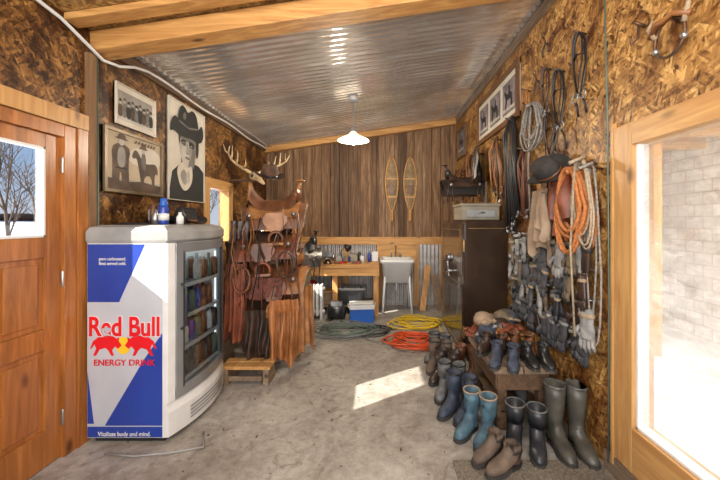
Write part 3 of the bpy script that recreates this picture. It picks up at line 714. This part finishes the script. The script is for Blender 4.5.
b.b2((-.17,-.13,.0),(.17,.13,.20),CBLUE); b.b2((-.18,-.14,.20),(.18,.14,.26),WHITE); b.tube([(-.185,0,.19),(-.2,0,.25),(-.15,-.12,.28),(.15,-.12,.28),(.2,0,.25),(.185,0,.19)],.01,WHITE)
b.make('cooler_box',.015)
b=B()
for i in range(7): b.b2((-1.22+i*.06,4.72,.06),(-1.18+i*.06,4.84,.52),WHITE)
b.cyl((-1.24,4.78,.12),(-.79,4.78,.12),.025,WHITE); b.cyl((-1.24,4.78,.46),(-.79,4.78,.46),.025,WHITE)
for xx in(-1.20,-.84): b.b2((xx-.02,4.73,.0),(xx+.02,4.83,.07),WHITE)
b.make('radiator',.008)
b=B(); b.b2((-.60,5.0,.152),(-.22,5.3,.38),BLACK); b.b2((-.62,4.99,.38),(-.2,5.31,.42),GREYP); b.cyl((-.55,4.98,.46),(-.27,4.98,.46),.01,BLACK); b.cyl((-.55,4.98,.46),(-.55,5.0,.41),.01,BLACK); b.cyl((-.27,4.98,.46),(-.27,5.0,.41),.01,BLACK); b.make('tool_box',.008)
b=B(); b.cyl((-.72,4.72,.13),(-.50,4.72,.13),.1,BLACK,n=18); b.ell((-.72,4.72,.13),(.03,.1,.1),BLACK,16); b.ell((-.50,4.72,.13),(.03,.1,.1),BLACK,16); b.box((-.61,4.72,.25),(.16,.1,.06),STEEL); b.cyl((-.68,4.72,.28),(-.54,4.72,.28),.012,BLACK)
b.box((-.68,4.68,.02),(.03,.1,.04),BLACK); b.box((-.53,4.68,.02),(.03,.1,.04),BLACK); b.make('air_compressor')
b=B(); b.b2((-.96,5.05,.152),(-.72,5.3,.34),GREYW); b.b2((-.97,5.04,.34),(-.71,5.31,.36),PINE); b.make('wooden_box',.004)
b=B(); b.b2((-1.2,5.03,.152),(-1.0,5.3,.42),PLAST); b.b2((-1.19,5.1,.422),(-1.02,5.26,.50),REDP); b.make('cardboard_boxes',.004)
def benchstuff(b):
    z=bt+.001
    b.lathe([(0,0),(.035,0),(.035,.09),(.028,.1)],WHITE,(-.25,5.1,z)); b.lathe([(0,0),(.03,0),(.03,.12),(.012,.14),(.012,.17)],BLUE,(-.14,5.2,z))
    b.lathe([(0,0),(.05,0),(.05,.11)],STEEL,(-1.0,5.2,z)); b.lathe([(0,0),(.04,0),(.04,.15)],REDP,(-.86,5.3,z))
    for k in range(14):
        x,y=R(-1.2,-.05),R(5.22,5.42); m=random.choice([WHITE,STEEL,HGRN,L2,BLUE,GREYP,BLACK,HYEL]); r=R(.018,.035); h=R(.06,.17)
        b.lathe([(0,0),(r,0),(r,h*.75),(r*.5,h*.85),(r*.5,h),(0,h)],m,(x,y,z),12)
    for k in range(8):
        x=R(-1.2,-.1); b.cyl((x,5.0+R(-.08,.1),z+.014),(x+R(-.14,.14),5.0+R(-.08,.1),z+.014),.013,random.choice([IRON,REDP,STEEL,HYEL,L2]),n=8)
    for x,y,w,d,h,m in[(-.42,5.3,.16,.12,.12,PLAST),(-.62,5.36,.14,.14,.08,GREYP),(-1.18,5.2,.2,.2,.1,L2),(-.05,5.35,.1,.1,.16,WHITE),(-.33,5.0,.14,.08,.04,IRON)]: b.b2((x-w/2,y-d/2,z),(x+w/2,y+d/2,z+h),m)
mk('bench_jars_and_tools',benchstuff)
def vise(b):
    o=b.M; b.M=T(-.78,4.98,bt+.001)
    b.lathe([(0,0),(.07,0),(.07,.02),(.04,.04),(.04,.07)],IRON,(0,0,0)); b.b2((-.05,-.06,.07),(.05,.10,.14),IRON); b.b2((-.07,-.085,.12),(.07,-.06,.20),STEEL); b.b2((-.07,-.055,.12),(.07,-.03,.20),IRON); b.cyl((0,-.06,.1),(0,-.2,.1),.012,STEEL); b.cyl((-.07,-.19,.1),(.07,-.19,.1),.007,STEEL); b.M=o
mk('bench_vise',vise)
def dlamp(b):
    z=bt+.001; b.lathe([(0,0),(.06,0),(.05,.015)],BLACK,(-.55,5.12,z)); b.tube([(-.55,5.12,z),(-.6,5.12,z+.16),(-.52,5.1,z+.28)],.008,BLACK); b.cyl((-.53,5.1,z+.28),(-.46,5.04,z+.23),.02,BLACK,.06)
mk('desk_lamp',dlamp)
b=B(); b.box((.78,5.30,.36),(.10,.03,.74),PINEZ,(-.22,.16,0)); b.box((.98,5.3,.28),(.13,.03,.58),GREYW,(-.22,-.1,0)); b.make('leaning_boards',.003)
b=B(); px,py=-.30,3.9; zc=cz(px)
b.cyl((px,py,zc-.06),(px,py,zc-.018),.05,WHITE,n=18); b.b2((px-.06,py-.015,zc-.085),(px+.06,py+.015,zc-.06),GREYP)
b.tube([(px,py,zc-.06),(px,py,2.58)],.007,GREYP); b.cyl((px,py,2.52),(px,py,2.59),.03,GREYP)
b.lathe([(.03,.09),(.045,.075),(.06,.055),(.13,.02),(.19,-.015),(.192,-.02),(.186,-.018),(.125,.014),(.055,.045)],emis('lamp_shade',(1.0,.90,.72),1.0),(px,py,2.46),32)
b.ell((px,py,2.445),(.045,.045,.055),emis('bulb',(1,.85,.6),30),14)
b.make('pendant_lamp')

# ------------------------------------------------------------ hoses
def coil(cx,cy,r,turns,rad=.011,jit=.06,seed=1,ex=1.0):
    rnd=random.Random(seed); pts=[]; n=turns*18; ph=rnd.uniform(0,6)
    for i in range(n):
        a=2*math.pi*i/18; rr=r*(1+jit*math.sin(a*.37+ph)+jit*1.3*math.sin(a*1.31)+jit*.7*math.sin(a*2.73+ph)); z=rad+.002+(i/n)*rad*3+.006*(1+math.sin(a*2.1))
        pts.append((cx+rr*math.cos(a)*ex+.05*math.sin(a*.21+ph),cy+rr*math.sin(a)+.05*math.sin(a*.17+ph),z))
    return pts
b=B(); p=coil(.42,3.80,.20,9,.012,.14,2,1.25); b.tube(p,.009,HRED,6); p=coil(.45,3.86,.13,4,.012,.18,22,1.4); b.tube([(q[0],q[1],q[2]+.02) for q in p],.009,HRED,6); b.make('hose_coil_red')
b=B(); p=coil(.55,4.50,.21,7,.012,.15,3,1.3); p+=[(.84,4.4,.02),(.84,4.1,.015)]; b.tube(p,.009,HYEL,6); b.make('hose_coil_yellow')
b=B(); p=coil(-.44,4.22,.22,7,.011,.18,4,1.6); p+=[(-.2,4.0,.015),(0,3.8,.012),(.1,3.95,.012)]; b.tube(p,.008,HGRY,6); p=coil(-.40,4.15,.16,4,.011,.2,14,1.8); b.tube([(q[0],q[1],q[2]+.02) for q in p],.008,HGRN,6); b.make('hose_coil_green')
b=B(); b.tube([(-.7,4.0,.012),(-.4,3.9,.012),(-.1,4.05,.012),(.12,4.3,.012),(-.02,4.45,.012),(-.1,4.3,.03),(.0,4.1,.03),(.2,4.4,.012)],.007,HGRY); b.tube(coil(-.05,4.22,.14,4,.009,.2,9,1.5),.007,BLACK,6); b.make('extension_cord')
b=B(); b.tube([(-1.2,2.2,.008),(-1.12,2.05,.008),(-1.3,2.0,.008),(-1.5,1.97,.008),(-1.7,1.99,.008)],.006,GREYP); b.make('power_cord')
b=B()
for i in range(260):
    x,y=R(-1.7,1.0),R(1.6,5.2); s_=R(.003,.009)*(1 if random.random()<.93 else 2)
    b.box((x,y,s_*.3+.0005),(s_*R(1,3),s_,s_*.5),random.choice([GREYW,SOLE,WOOL,DARKW]),(0,0,R(0,3)))
b.make('straw_and_dirt_debris')

# ------------------------------------------------------------ safe
b=B(); x0,x1,y0,y1=.88,XR-.02,3.32,4.42
b.b2((x0+.03,y0,.05),(x1,y1,1.47),SAFE); b.b2((x0+.06,y0+.03,0),(x1-.03,y1-.03,.05),BLACK)
b.b2((x0,y0+.03,.09),(x0+.028,y1-.03,1.43),SAFE)
for z in(.12,.78): 
    zt=z+.58
    for a in((y0+.10,z,y1-.10,z+.008),(y0+.10,zt,y1-.10,zt+.008)): b.b2((x0-.003,a[0],a[1]),(x0,a[2],a[3]),SAFET)
    for yy in(y0+.10,y1-.108): b.b2((x0-.003,yy,z),(x0,yy+.008,zt),SAFET)
ym=(y0+y1)/2
b.cyl((x0,ym+.05,1.02),(x0-.03,ym+.05,1.02),.045,STEEL); b.cyl((x0-.03,ym+.05,1.02),(x0-.05,ym+.05,1.02),.025,BLACK)
b.cyl((x0,ym-.1,.88),(x0-.05,ym-.1,.88),.018,STEEL)
for a in(0,2.09,4.19): b.cyl((x0-.05,ym-.1,.88),(x0-.06,ym-.1+.11*math.sin(a),.88+.11*math.cos(a)),.01,STEEL)
for z in(.3,1.2): b.cyl((x0+.015,y0+.015,z-.06),(x0+.015,y0+.015,z+.06),.014,SAFET)
b.b2((x0+.06,y0-.003,.12),(x1-.03,y0,.128),SAFET); b.b2((x0+.06,y0-.003,1.38),(x1-.03,y0,1.388),SAFET)
b.make('gun_safe',.008)
b=B(); b.b2((.90,3.42,1.472),(1.30,3.80,1.62),PLAST); b.b2((.89,3.41,1.62),(1.31,3.81,1.65),PLAST); b.b2((.95,3.405,1.50),(1.25,3.42,1.58),GREYP); b.cyl((1.06,3.40,1.55),(1.14,3.40,1.55),.008,STEEL); b.make('storage_case',.008)

# ------------------------------------------------------------ right wall tack
def peg(b,y,z,l=.09): b.cyl((XR-.006,y,z-.01),(XR-l,y,z+.01),.008,IRON,n=8)
def strap_loop(b,y,z,w,h,m,r=.010,x=None,n=16,off=0):
    x=XR-.05-off if x is None else x
    pts=[]
    for i in range(n):
        a=2*math.pi*i/n; pts.append((x-.012*math.sin(a*2),y+w/2*math.sin(a)*(1.0 if math.cos(a)<.3 else .75),z-h/2+h/2*math.cos(a)))
    b.tube(pts,r,m,6,True,flat=.45)
def bridle(b,y,z,m,w=.16,h=.42,reins=.6,s=0):
    peg(b,y,z); strap_loop(b,y,z,w,h,m); strap_loop(b,y,z+.005,w*.8,h*.9,m,.008,off=.015)
    b.tube([(XR-.055,y-w*.42,z-h*.38),(XR-.07,y,z-h*.34),(XR-.055,y+w*.42,z-h*.38)],.009,m,6,flat=.4)
    for sg in(-1,1):
        c=(XR-.055,y+sg*w*.3,z-h*.93); b.tube([(c[0],c[1]+.03*math.cos(a),c[2]-.02+.03*math.sin(a)) for a in [i*math.pi/5 for i in range(10)]],.005,STEEL,6,True)
        b.tube([(XR-.055,c[1],c[2]-.05),(XR-.05-R(0,.03),c[1]+R(-.04,.04),c[2]-reins*.5),(XR-.045,c[1]+R(-.05,.05),c[2]-reins)],.008,m,6,flat=.4)
    b.cyl((XR-.055,y-w*.3,z-h*.96),(XR-.055,y+w*.3,z-h*.96),.006,STEEL,n=8)
def lasso(b,y,z,w,h,m,turns=8,r=.0065,tail=0,seed=0,off=.03):
    rnd=random.Random(seed); pts=[]
    for k in range(turns):
        ww=w*rnd.uniform(.75,1.08); hh=h*rnd.uniform(.8,1.12); sh=rnd.uniform(-.03,.03); xo=XR-off-.012*k*.6-rnd.uniform(0,.012)
        for i in range(18):
            a=2*math.pi*i/18; pts.append((xo-.006*math.sin(a),y+sh*(1-math.cos(a))+ww/2*math.sin(a)*(1 if math.cos(a)<0 else .8),z-hh/2+hh/2*math.cos(a)))
    b.tube(pts,r,m,6)
    if tail: b.tube([(XR-off-.05,y,z),(XR-off-.05,y+.05,z-tail*.5),(XR-off-.04,y+.02,z-tail)],r,m,6)
    b.tube([(XR-off-.1,y-.02,z-.03),(XR-off-.02,y-.025,z+.005)],r*1.6,m,6); peg(b,y,z-.02,.14)
for i,(y,z,m) in enumerate([(5.3,2.30,L2),(5.1,2.2,L1),(4.92,2.25,L3),(4.76,2.35,L2),(4.6,2.42,L1),(4.45,2.38,L3)]): mkr('bridle',lambda b:bridle(b,y,z,m,.2,.5,.5))
def buck(b):
    drape(b,T(XR-.1,4.1,2.36,1.45),.40,.50,LBLK,3,.04,3); drape(b,T(XR-.16,3.95,2.36,1.45),.3,.42,L3,2,.03,5); peg(b,4.1,2.33,.16)
mkr('chinks_chaps',buck)
mkr('western_saddle',lambda b:(saddle(b,T(1.06,4.05,1.98,1.5,0,0,.80),LBLK,L3,L3,L3,False)))
mkr('saddle_bracket',lambda b:(b.b2((.86,4.02,1.80),(XR-.004,4.08,1.86),GREYW),b.b2((XR-.03,3.98,1.62),(XR-.004,4.12,1.95),GREYW)))
def bundle(b,y,z,h,w,ms,n=12):
    peg(b,y,z,.12)
    for i in range(n):
        yy=y+w*(i/(n-1)-.5); m=random.choice(ms); hh=h*R(.75,1)
        b.tube([(XR-.06,y+(yy-y)*.3,z+.02),(XR-.05-R(0,.05),yy,z-.12),(XR-.04-R(0,.05),yy+R(-.02,.02),z-hh*.6),(XR-.04-R(0,.03),yy+R(-.03,.03),z-hh)],.014,m,6,flat=.35)
        b.ell((XR-.05,yy,z-hh),(.012,.015,.02),STEEL,8)
mkr('halter_straps',lambda b:bundle(b,3.12,2.45,1.15,.26,[LBLK,LBLK,L3,L2],18))
mkr('halter_straps',lambda b:bundle(b,3.52,2.36,.7,.26,[L2,L3,L1],12))
mkr('halter_straps',lambda b:bundle(b,2.86,2.1,.65,.12,[LBLK,L2,L5],8))
mkr('lasso_rope',lambda b:lasso(b,2.68,2.44,.30,.36,ROPG,8,.008,1.0,3))
mkr('bridle',lambda b:bridle(b,2.50,2.65,IRON,.10,.35,.35)); 
mkr('bridle',lambda b:bridle(b,2.32,2.55,LBLK,.14,.42,.2))
mkr('bridle',lambda b:bridle(b,2.08,2.68,LBLK,.13,.42,.15))
mkr('bridle',lambda b:bridle(b,2.84,2.62,L1,.1,.3,.2))
mkr('bridle',lambda b:bridle(b,2.42,2.28,L3,.16,.34,.25))
def spur(b,y,z,s=1):
    peg(b,y,z,.05); b.tube([(XR-.04,y+s*.05*math.cos(a),z-.05+s*.05*math.sin(a)) for a in [math.radians(t) for t in range(-40,221,20)]],.008,IRON,8)
    b.cyl((XR-.04,y,z),(XR-.06,y,z+.06),.007,IRON); b.tube([(XR-.06,y+.02*math.cos(a),z+.07+.02*math.sin(a)) for a in [i*math.pi/4 for i in range(8)]],.004,IRON,5,True)
mkr('spur',lambda b:spur(b,2.52,2.85)); mkr('spur',lambda b:spur(b,2.66,2.62))
def bit(b):
    y,z=1.44,2.28; b.tube([(XR-.05,y+.075*math.cos(a),z+.085*math.sin(a)) for a in [i*math.pi/12 for i in range(24)]],.007,IRON,6,True)
    b.tube([(XR-.05,y-.10,z+.05),(XR-.07,y-.04,z+.085),(XR-.08,y,z+.07),(XR-.07,y+.04,z+.085),(XR-.05,y+.10,z+.05)],.013,L1,8)
    for s in(-1,1): b.tube([(XR-.05,y+s*.07,z+.03),(XR-.06,y+s*.10,z+.09),(XR-.05,y+s*.085,z+.13)],[.012,.010,.004],WOOL,8); b.ell((XR-.05,y+s*.07,z-.03),(.015,.015,.015),STEEL,10)
    peg(b,y,z+.09,.07)
mkr('horse_hackamore',bit)
mkr('metal_hook',lambda b:(peg(b,1.62,2.45,.06),b.tube([(XR-.04,1.62,2.45),(XR-.045,1.62,2.38),(XR-.07,1.63,2.35),(XR-.08,1.62,2.39)],.006,IRON)))
mkr('metal_bell',lambda b:(b.lathe([(0,.07),(.02,.065),(.03,.03),(.045,0)],IRON,(XR-.06,1.6,2.62)),peg(b,1.6,2.7,.08)))
mkr('cowboy_hat',lambda b:(hat(b,T(XR-.13,2.30,1.80,.2,.1,-.9),FELT,L2,1.0)))
def tan(b):
    peg(b,2.42,1.66,.12); drape(b,T(XR-.10,2.46,1.70,1.45),.30,.50,SUEDE,2,.035,1,.06,1.2); drape(b,T(XR-.15,2.36,1.66,1.3),.14,.30,SUEDE,2,.03,7,.05)
mkr('suede_chaps',tan)
mkr('leather_apron',lambda b:(peg(b,2.22,1.72,.12),drape(b,T(XR-.10,2.22,1.76,1.5),.26,.34,L5,3,.035,4,.06,1.2)))
mkr('lasso_rope',lambda b:lasso(b,2.08,1.80,.30,.50,ROPO,12,.012,0,5,.05))
mkr('lasso_rope',lambda b:lasso(b,1.98,1.84,.18,.50,ROPW,4,.007,1.1,8,.09))
mkr('lasso_rope',lambda b:lasso(b,1.93,1.80,.12,1.1,ROPG,2,.006,0,11,.06))
def glove(b,M,m,s=1):
    o=b.M; b.M=M@Matrix.Scale(s,4)
    rings=[]
    for z,w,t in[(0,.05,.026),(-.05,.047,.024),(-.085,.042,.02),(-.12,.05,.023),(-.17,.052,.022),(-.19,.048,.018)]:
        rings.append([(w*math.cos(a),t*math.sin(a),z) for a in [2*math.pi*j/12 for j in range(12)]])
    b.loft(rings,m)
    for i,L in enumerate((.06,.075,.08,.065)):
        x=-.036+.024*i; b.tube([(x,0,-.18),(x*1.1,.006,-.19-L*.5),(x*1.15,-.004,-.19-L)],[.0145,.014,.010],m,7)
    b.tube([(.04,0,-.12),(.072,.01,-.15),(.078,.01,-.19)],[.018,.016,.011],m,7); b.M=o
def gloves(b):
    rows=(1.33,1.14,.95,.78)
    for zr in rows: b.b2((XR-.018,1.95,zr-.005),(XR-.004,3.1,zr+.025),GREYW)
    for r,zr in enumerate(rows):
        y=1.96+.03*(r%2)
        while y<3.08:
            b.cyl((XR-.006,y,zr+.012),(XR-.07,y,zr+.02),.005,STEEL,n=6)
            mm=random.choice([GLV,GLV,GLV3,RUBB,GLV2,GLV,L3]); zz=zr+R(-.03,.015)
            M=T(XR-.055-R(0,.04),y,zz,1.57+R(-.5,.5),R(-.12,.12),R(-.22,.22)); s_=R(.78,1.0)
            glove(b,M,mm,s_)
            b.M=M@Matrix.Scale(s_,4); b.lathe([(.051,-.03),(.054,-.035),(.054,-.05),(.049,-.055)],random.choice([GLV2,WOOL,PBLK,GLV2]),(0,0,0),12,1,.52); b.M=Matrix()
            y+=R(.08,.115)
mkr('work_gloves_on_rack',gloves)

# ------------------------------------------------------------ bench with boots
b=B(); x0,x1,y0,y1=.80,1.22,2.20,2.84
b.b2((x0,y0,.40),(x0+.20,y1,.45),GREYW); b.b2((x0+.21,y0,.40),(x1,y1,.45),GREYW)
for xx in(x0+.03,x1-.10):
    for yy in(y0+.03,y1-.1): b.b2((xx,yy,0),(xx+.07,yy+.07,.40),DARKW)
b.b2((x0+.03,y0+.02,.28),(x1-.03,y0+.05,.40),DARKW); b.b2((x0+.02,y0+.03,.28),(x0+.05,y1-.03,.40),DARKW)
b.b2((x0+.05,y0+.03,.12),(x1-.05,y1-.03,.14),DARKW); b.make('wooden_bench',.006)
def boot(b,M,h,m,sole=SOLE,s=1,cowboy=False,inner=None):
    o=b.M; b.M=M@Matrix.Scale(s,4)
    rr=[(0,h,0,.060,.066),(0,h*.8,0,.058,.064),(0,h*.55,0,.052,.058),(0,.15,.1,.044,.052),(.004,.115,.35,.044,.056),(.02,.085,.8,.045,.062),(.06,.062,1.35,.045,.050),(.115,.052,1.57,.050,.040),(.165,.046,1.6,.047,.034),(.20,.042,1.65,.034 if not cowboy else .024,.026),(.222,.036,1.7,.014,.012)]
    if h<.2: rr=[(0,h,0,.05,.058)]+rr[3:]
    rings=[]
    sd=random.random()*50
    for k,(y,z,a,rx,ry) in enumerate(rr):
        w=.010*noise.noise(Vector((k*.9,sd,0))); 
        rings.append([(rx*math.cos(t)+w,y+ry*math.sin(t)*math.cos(a)+w+.004*math.sin(t*3+k),z+ry*math.sin(t)*math.sin(a)) for t in [2*math.pi*j/16 for j in range(16)]])
    r0=rr[0]; inn=[[ (r0[3]*k*math.cos(t),r0[4]*k*math.sin(t),h-d) for t in [2*math.pi*j/16 for j in range(16)]] for k,d in((.86,.07),(.88,.0))]
    b.loft(inn+rings,m); b.poly([(r0[3]*.86*math.cos(t),r0[4]*.86*math.sin(t),h-.066) for t in [2*math.pi*j/16 for j in range(16)]],PBLK)
    b.ell((0,-.012,.05),(.042,.045,.048),m,12)
    b.tube([(r0[3]*1.0*math.cos(t),r0[4]*1.0*math.sin(t),h) for t in [2*math.pi*j/16 for j in range(16)]],.006,inner or m,6,True)
    pl=[(-.03,-.05),(.03,-.05),(.042,-.02),(.038,.05),(.05,.12),(.046,.18),(.028,.225),(0,.235),(-.028,.225),(-.046,.18),(-.05,.12),(-.038,.05),(-.042,-.02)]
    b.prism([(x,y,.008) for x,y in pl],(0,0,.022),sole); b.prism([(x,y,0) for x,y in [(-.03,-.05),(.03,-.05),(.042,-.02),(.038,.05),(-.038,.05),(-.042,-.02)]],(0,0,.03),sole)
    b.M=o
def pair(name,x,y,z,rz,h,m,gap=.13,s=1,inner=None,sp=.12,cowboy=False):
    b=B(); d=Vector((math.cos(rz),math.sin(rz),0))
    for sg in(-1,1): boot(b,T(x+d.x*gap/2*sg,y+d.y*gap/2*sg,z,rz+R(-sp,sp)),h,m,s=s,inner=inner,cowboy=cowboy)
    b.clampx(XR-.025); return b.make(name)
pair('rubber_boots',1.225,2.09,0,3.05,.38,RUB,.135,1.03,CAMO,.06)
pair('rubber_boots',.97,2.10,0,2.7,.25,RUBB,.13,1.0,CAMO,.08)
pair('rubber_boots',1.01,2.50,.141,2.9,.2,GLV,.14,.8)
row=[(.66,3.42,.27,GRAYB,2.7),(.62,3.19,.28,SHOEB,2.8),(.64,2.95,.28,L3,2.5),(.62,2.70,.28,GRAYB,2.7),(.64,2.45,.30,NAVY,2.5)]
for x,y,h,m,rz in row: pair('work_boots',x,y,0,rz,h,m,.12,.95,LBLK,.1)
pair('work_boots',.70,2.20,0,2.4,.30,TEAL,.12,.92,WOOL,.12)
pair('work_boots',.86,3.10,0,2.8,.28,L2,.115,.9,None,.1)
pair('ankle_shoes',.76,1.93,0,2.1,.11,SHOEB,.12,.92,LBLK)
pair('work_boots',.90,2.27,.451,2.7,.17,NAVY,.11,.80,None,.08)
pair('work_boots',1.12,2.29,.451,3.0,.16,LBLK,.11,.80,None,.08)
pair('cowboy_boots',.90,2.47,.451,2.5,.16,L3,.11,.80,None,.1,True)
pair('work_boots',1.12,2.49,.451,2.8,.17,L2,.11,.8,None,.08)
def cap(b,M,m):
    o=b.M; b.M=M
    b.lathe([(.085,0),(.084,.03),(.072,.065),(.04,.085),(.005,.09)],m,(0,0,0),16)
    b.grid(lambda u,v:((u-.5)*.16*(1-.25*v*v),.07+.075*v*(1-(2*u-1)**2*.5),.006-.02*(2*u-1)**2),8,4,m); b.M=o
def pile(b):
    for i in range(8): cap(b,T(R(.88,1.14),R(2.64,2.78),.48+R(0,.13),R(0,6),R(-.4,.4),R(-.4,.4)),random.choice([SUEDE,L3,L5,GLV2,GLV3,NAVY,GLV]))
    for i in range(16): glove(b,T(R(.86,1.16),R(2.60,2.78),.50+R(0,.14),R(0,6),1.5+R(-.2,.2),R(-.3,.3)),random.choice([SUEDE,WOOL,GLV2,L1,GLV,L5,GLV3]),.72)
mkr('pile_of_gloves_and_caps',pile)
b=B(); b.b2((.45,1.32,.001),(1.33,1.93,.014),DMAT)
for i in range(42): b.b2((.46+.02*i,1.325,.014),(.47+.02*i,1.925,.018),DMAT)
b.make('doormat')
for o in bpy.data.objects:
    if o.name=='ankle_shoes': o.location.z+=.018

# ------------------------------------------------------------ lights
def area(name,loc,tgt,size,energy,col,sy=None):
    l=bpy.data.lights.new(name,'AREA'); l.size=size; l.energy=energy; l.color=col
    if sy: l.shape='RECTANGLE'; l.size_y=sy
    o=bpy.data.objects.new(name,l); bpy.context.scene.collection.objects.link(o); o.location=loc
    o.rotation_euler=(Vector(tgt)-Vector(loc)).to_track_quat('-Z','Y').to_euler(); return o
area('fill_light',(-.2,-.9,1.7),(0,4,1.85),2.4,108,(1,.97,.93),1.8)  # added soft fill from behind the camera, not a fixture of the room
area('fill_light',(0,.7,2.75),(-.1,3.2,.2),1.6,30,(1,.96,.9),.8)  # second added fill, overhead and out of view, no fitting there
area('porch_fill_light',(2.6,2,2.2),(3.6,3.0,0),2.0,150,(1,.98,.95))  # added fill to brighten the shaded porch behind the door glass
l=bpy.data.lights.new('pendant_bulb','POINT'); l.energy=75; l.color=(1,.90,.74); l.shadow_soft_size=.08
o=bpy.data.objects.new('pendant_bulb',l); bpy.context.scene.collection.objects.link(o); o.location=(px,py,2.36)
s=bpy.data.lights.new('sun','SUN'); s.energy=18; s.color=(1,.95,.86); s.angle=.009
o=bpy.data.objects.new('sun',s); bpy.context.scene.collection.objects.link(o); o.rotation_euler=Vector((2.0,1.27,-1.56)).to_track_quat('-Z','Y').to_euler()
w=bpy.data.worlds.new('sky'); bpy.context.scene.world=w; w.use_nodes=True; nt=w.node_tree; nt.nodes.clear()
out=N(nt,'ShaderNodeOutputWorld'); bg=N(nt,'ShaderNodeBackground'); tc=N(nt,'ShaderNodeTexCoord'); sp=N(nt,'ShaderNodeSeparateXYZ')
nt.links.new(tc.outputs['Generated'],sp.inputs[0])
c=ramp(nt,sp.outputs[2],[(0,(.75,.83,.95)),(.12,(.42,.62,.92)),(.6,(.16,.36,.78))]); nt.links.new(c,bg.inputs[0]); bg.inputs[1].default_value=.85; nt.links.new(bg.outputs[0],out.inputs[0])
cam=bpy.data.cameras.new('camera'); cam.lens=16; cam.sensor_width=36; cam.shift_x=-.025; cam.shift_y=-.025; cam.clip_start=.05
o=bpy.data.objects.new('camera',cam); bpy.context.scene.collection.objects.link(o); o.location=(0,0,H); o.rotation_euler=(math.pi/2,0,0)
bpy.context.scene.camera=o
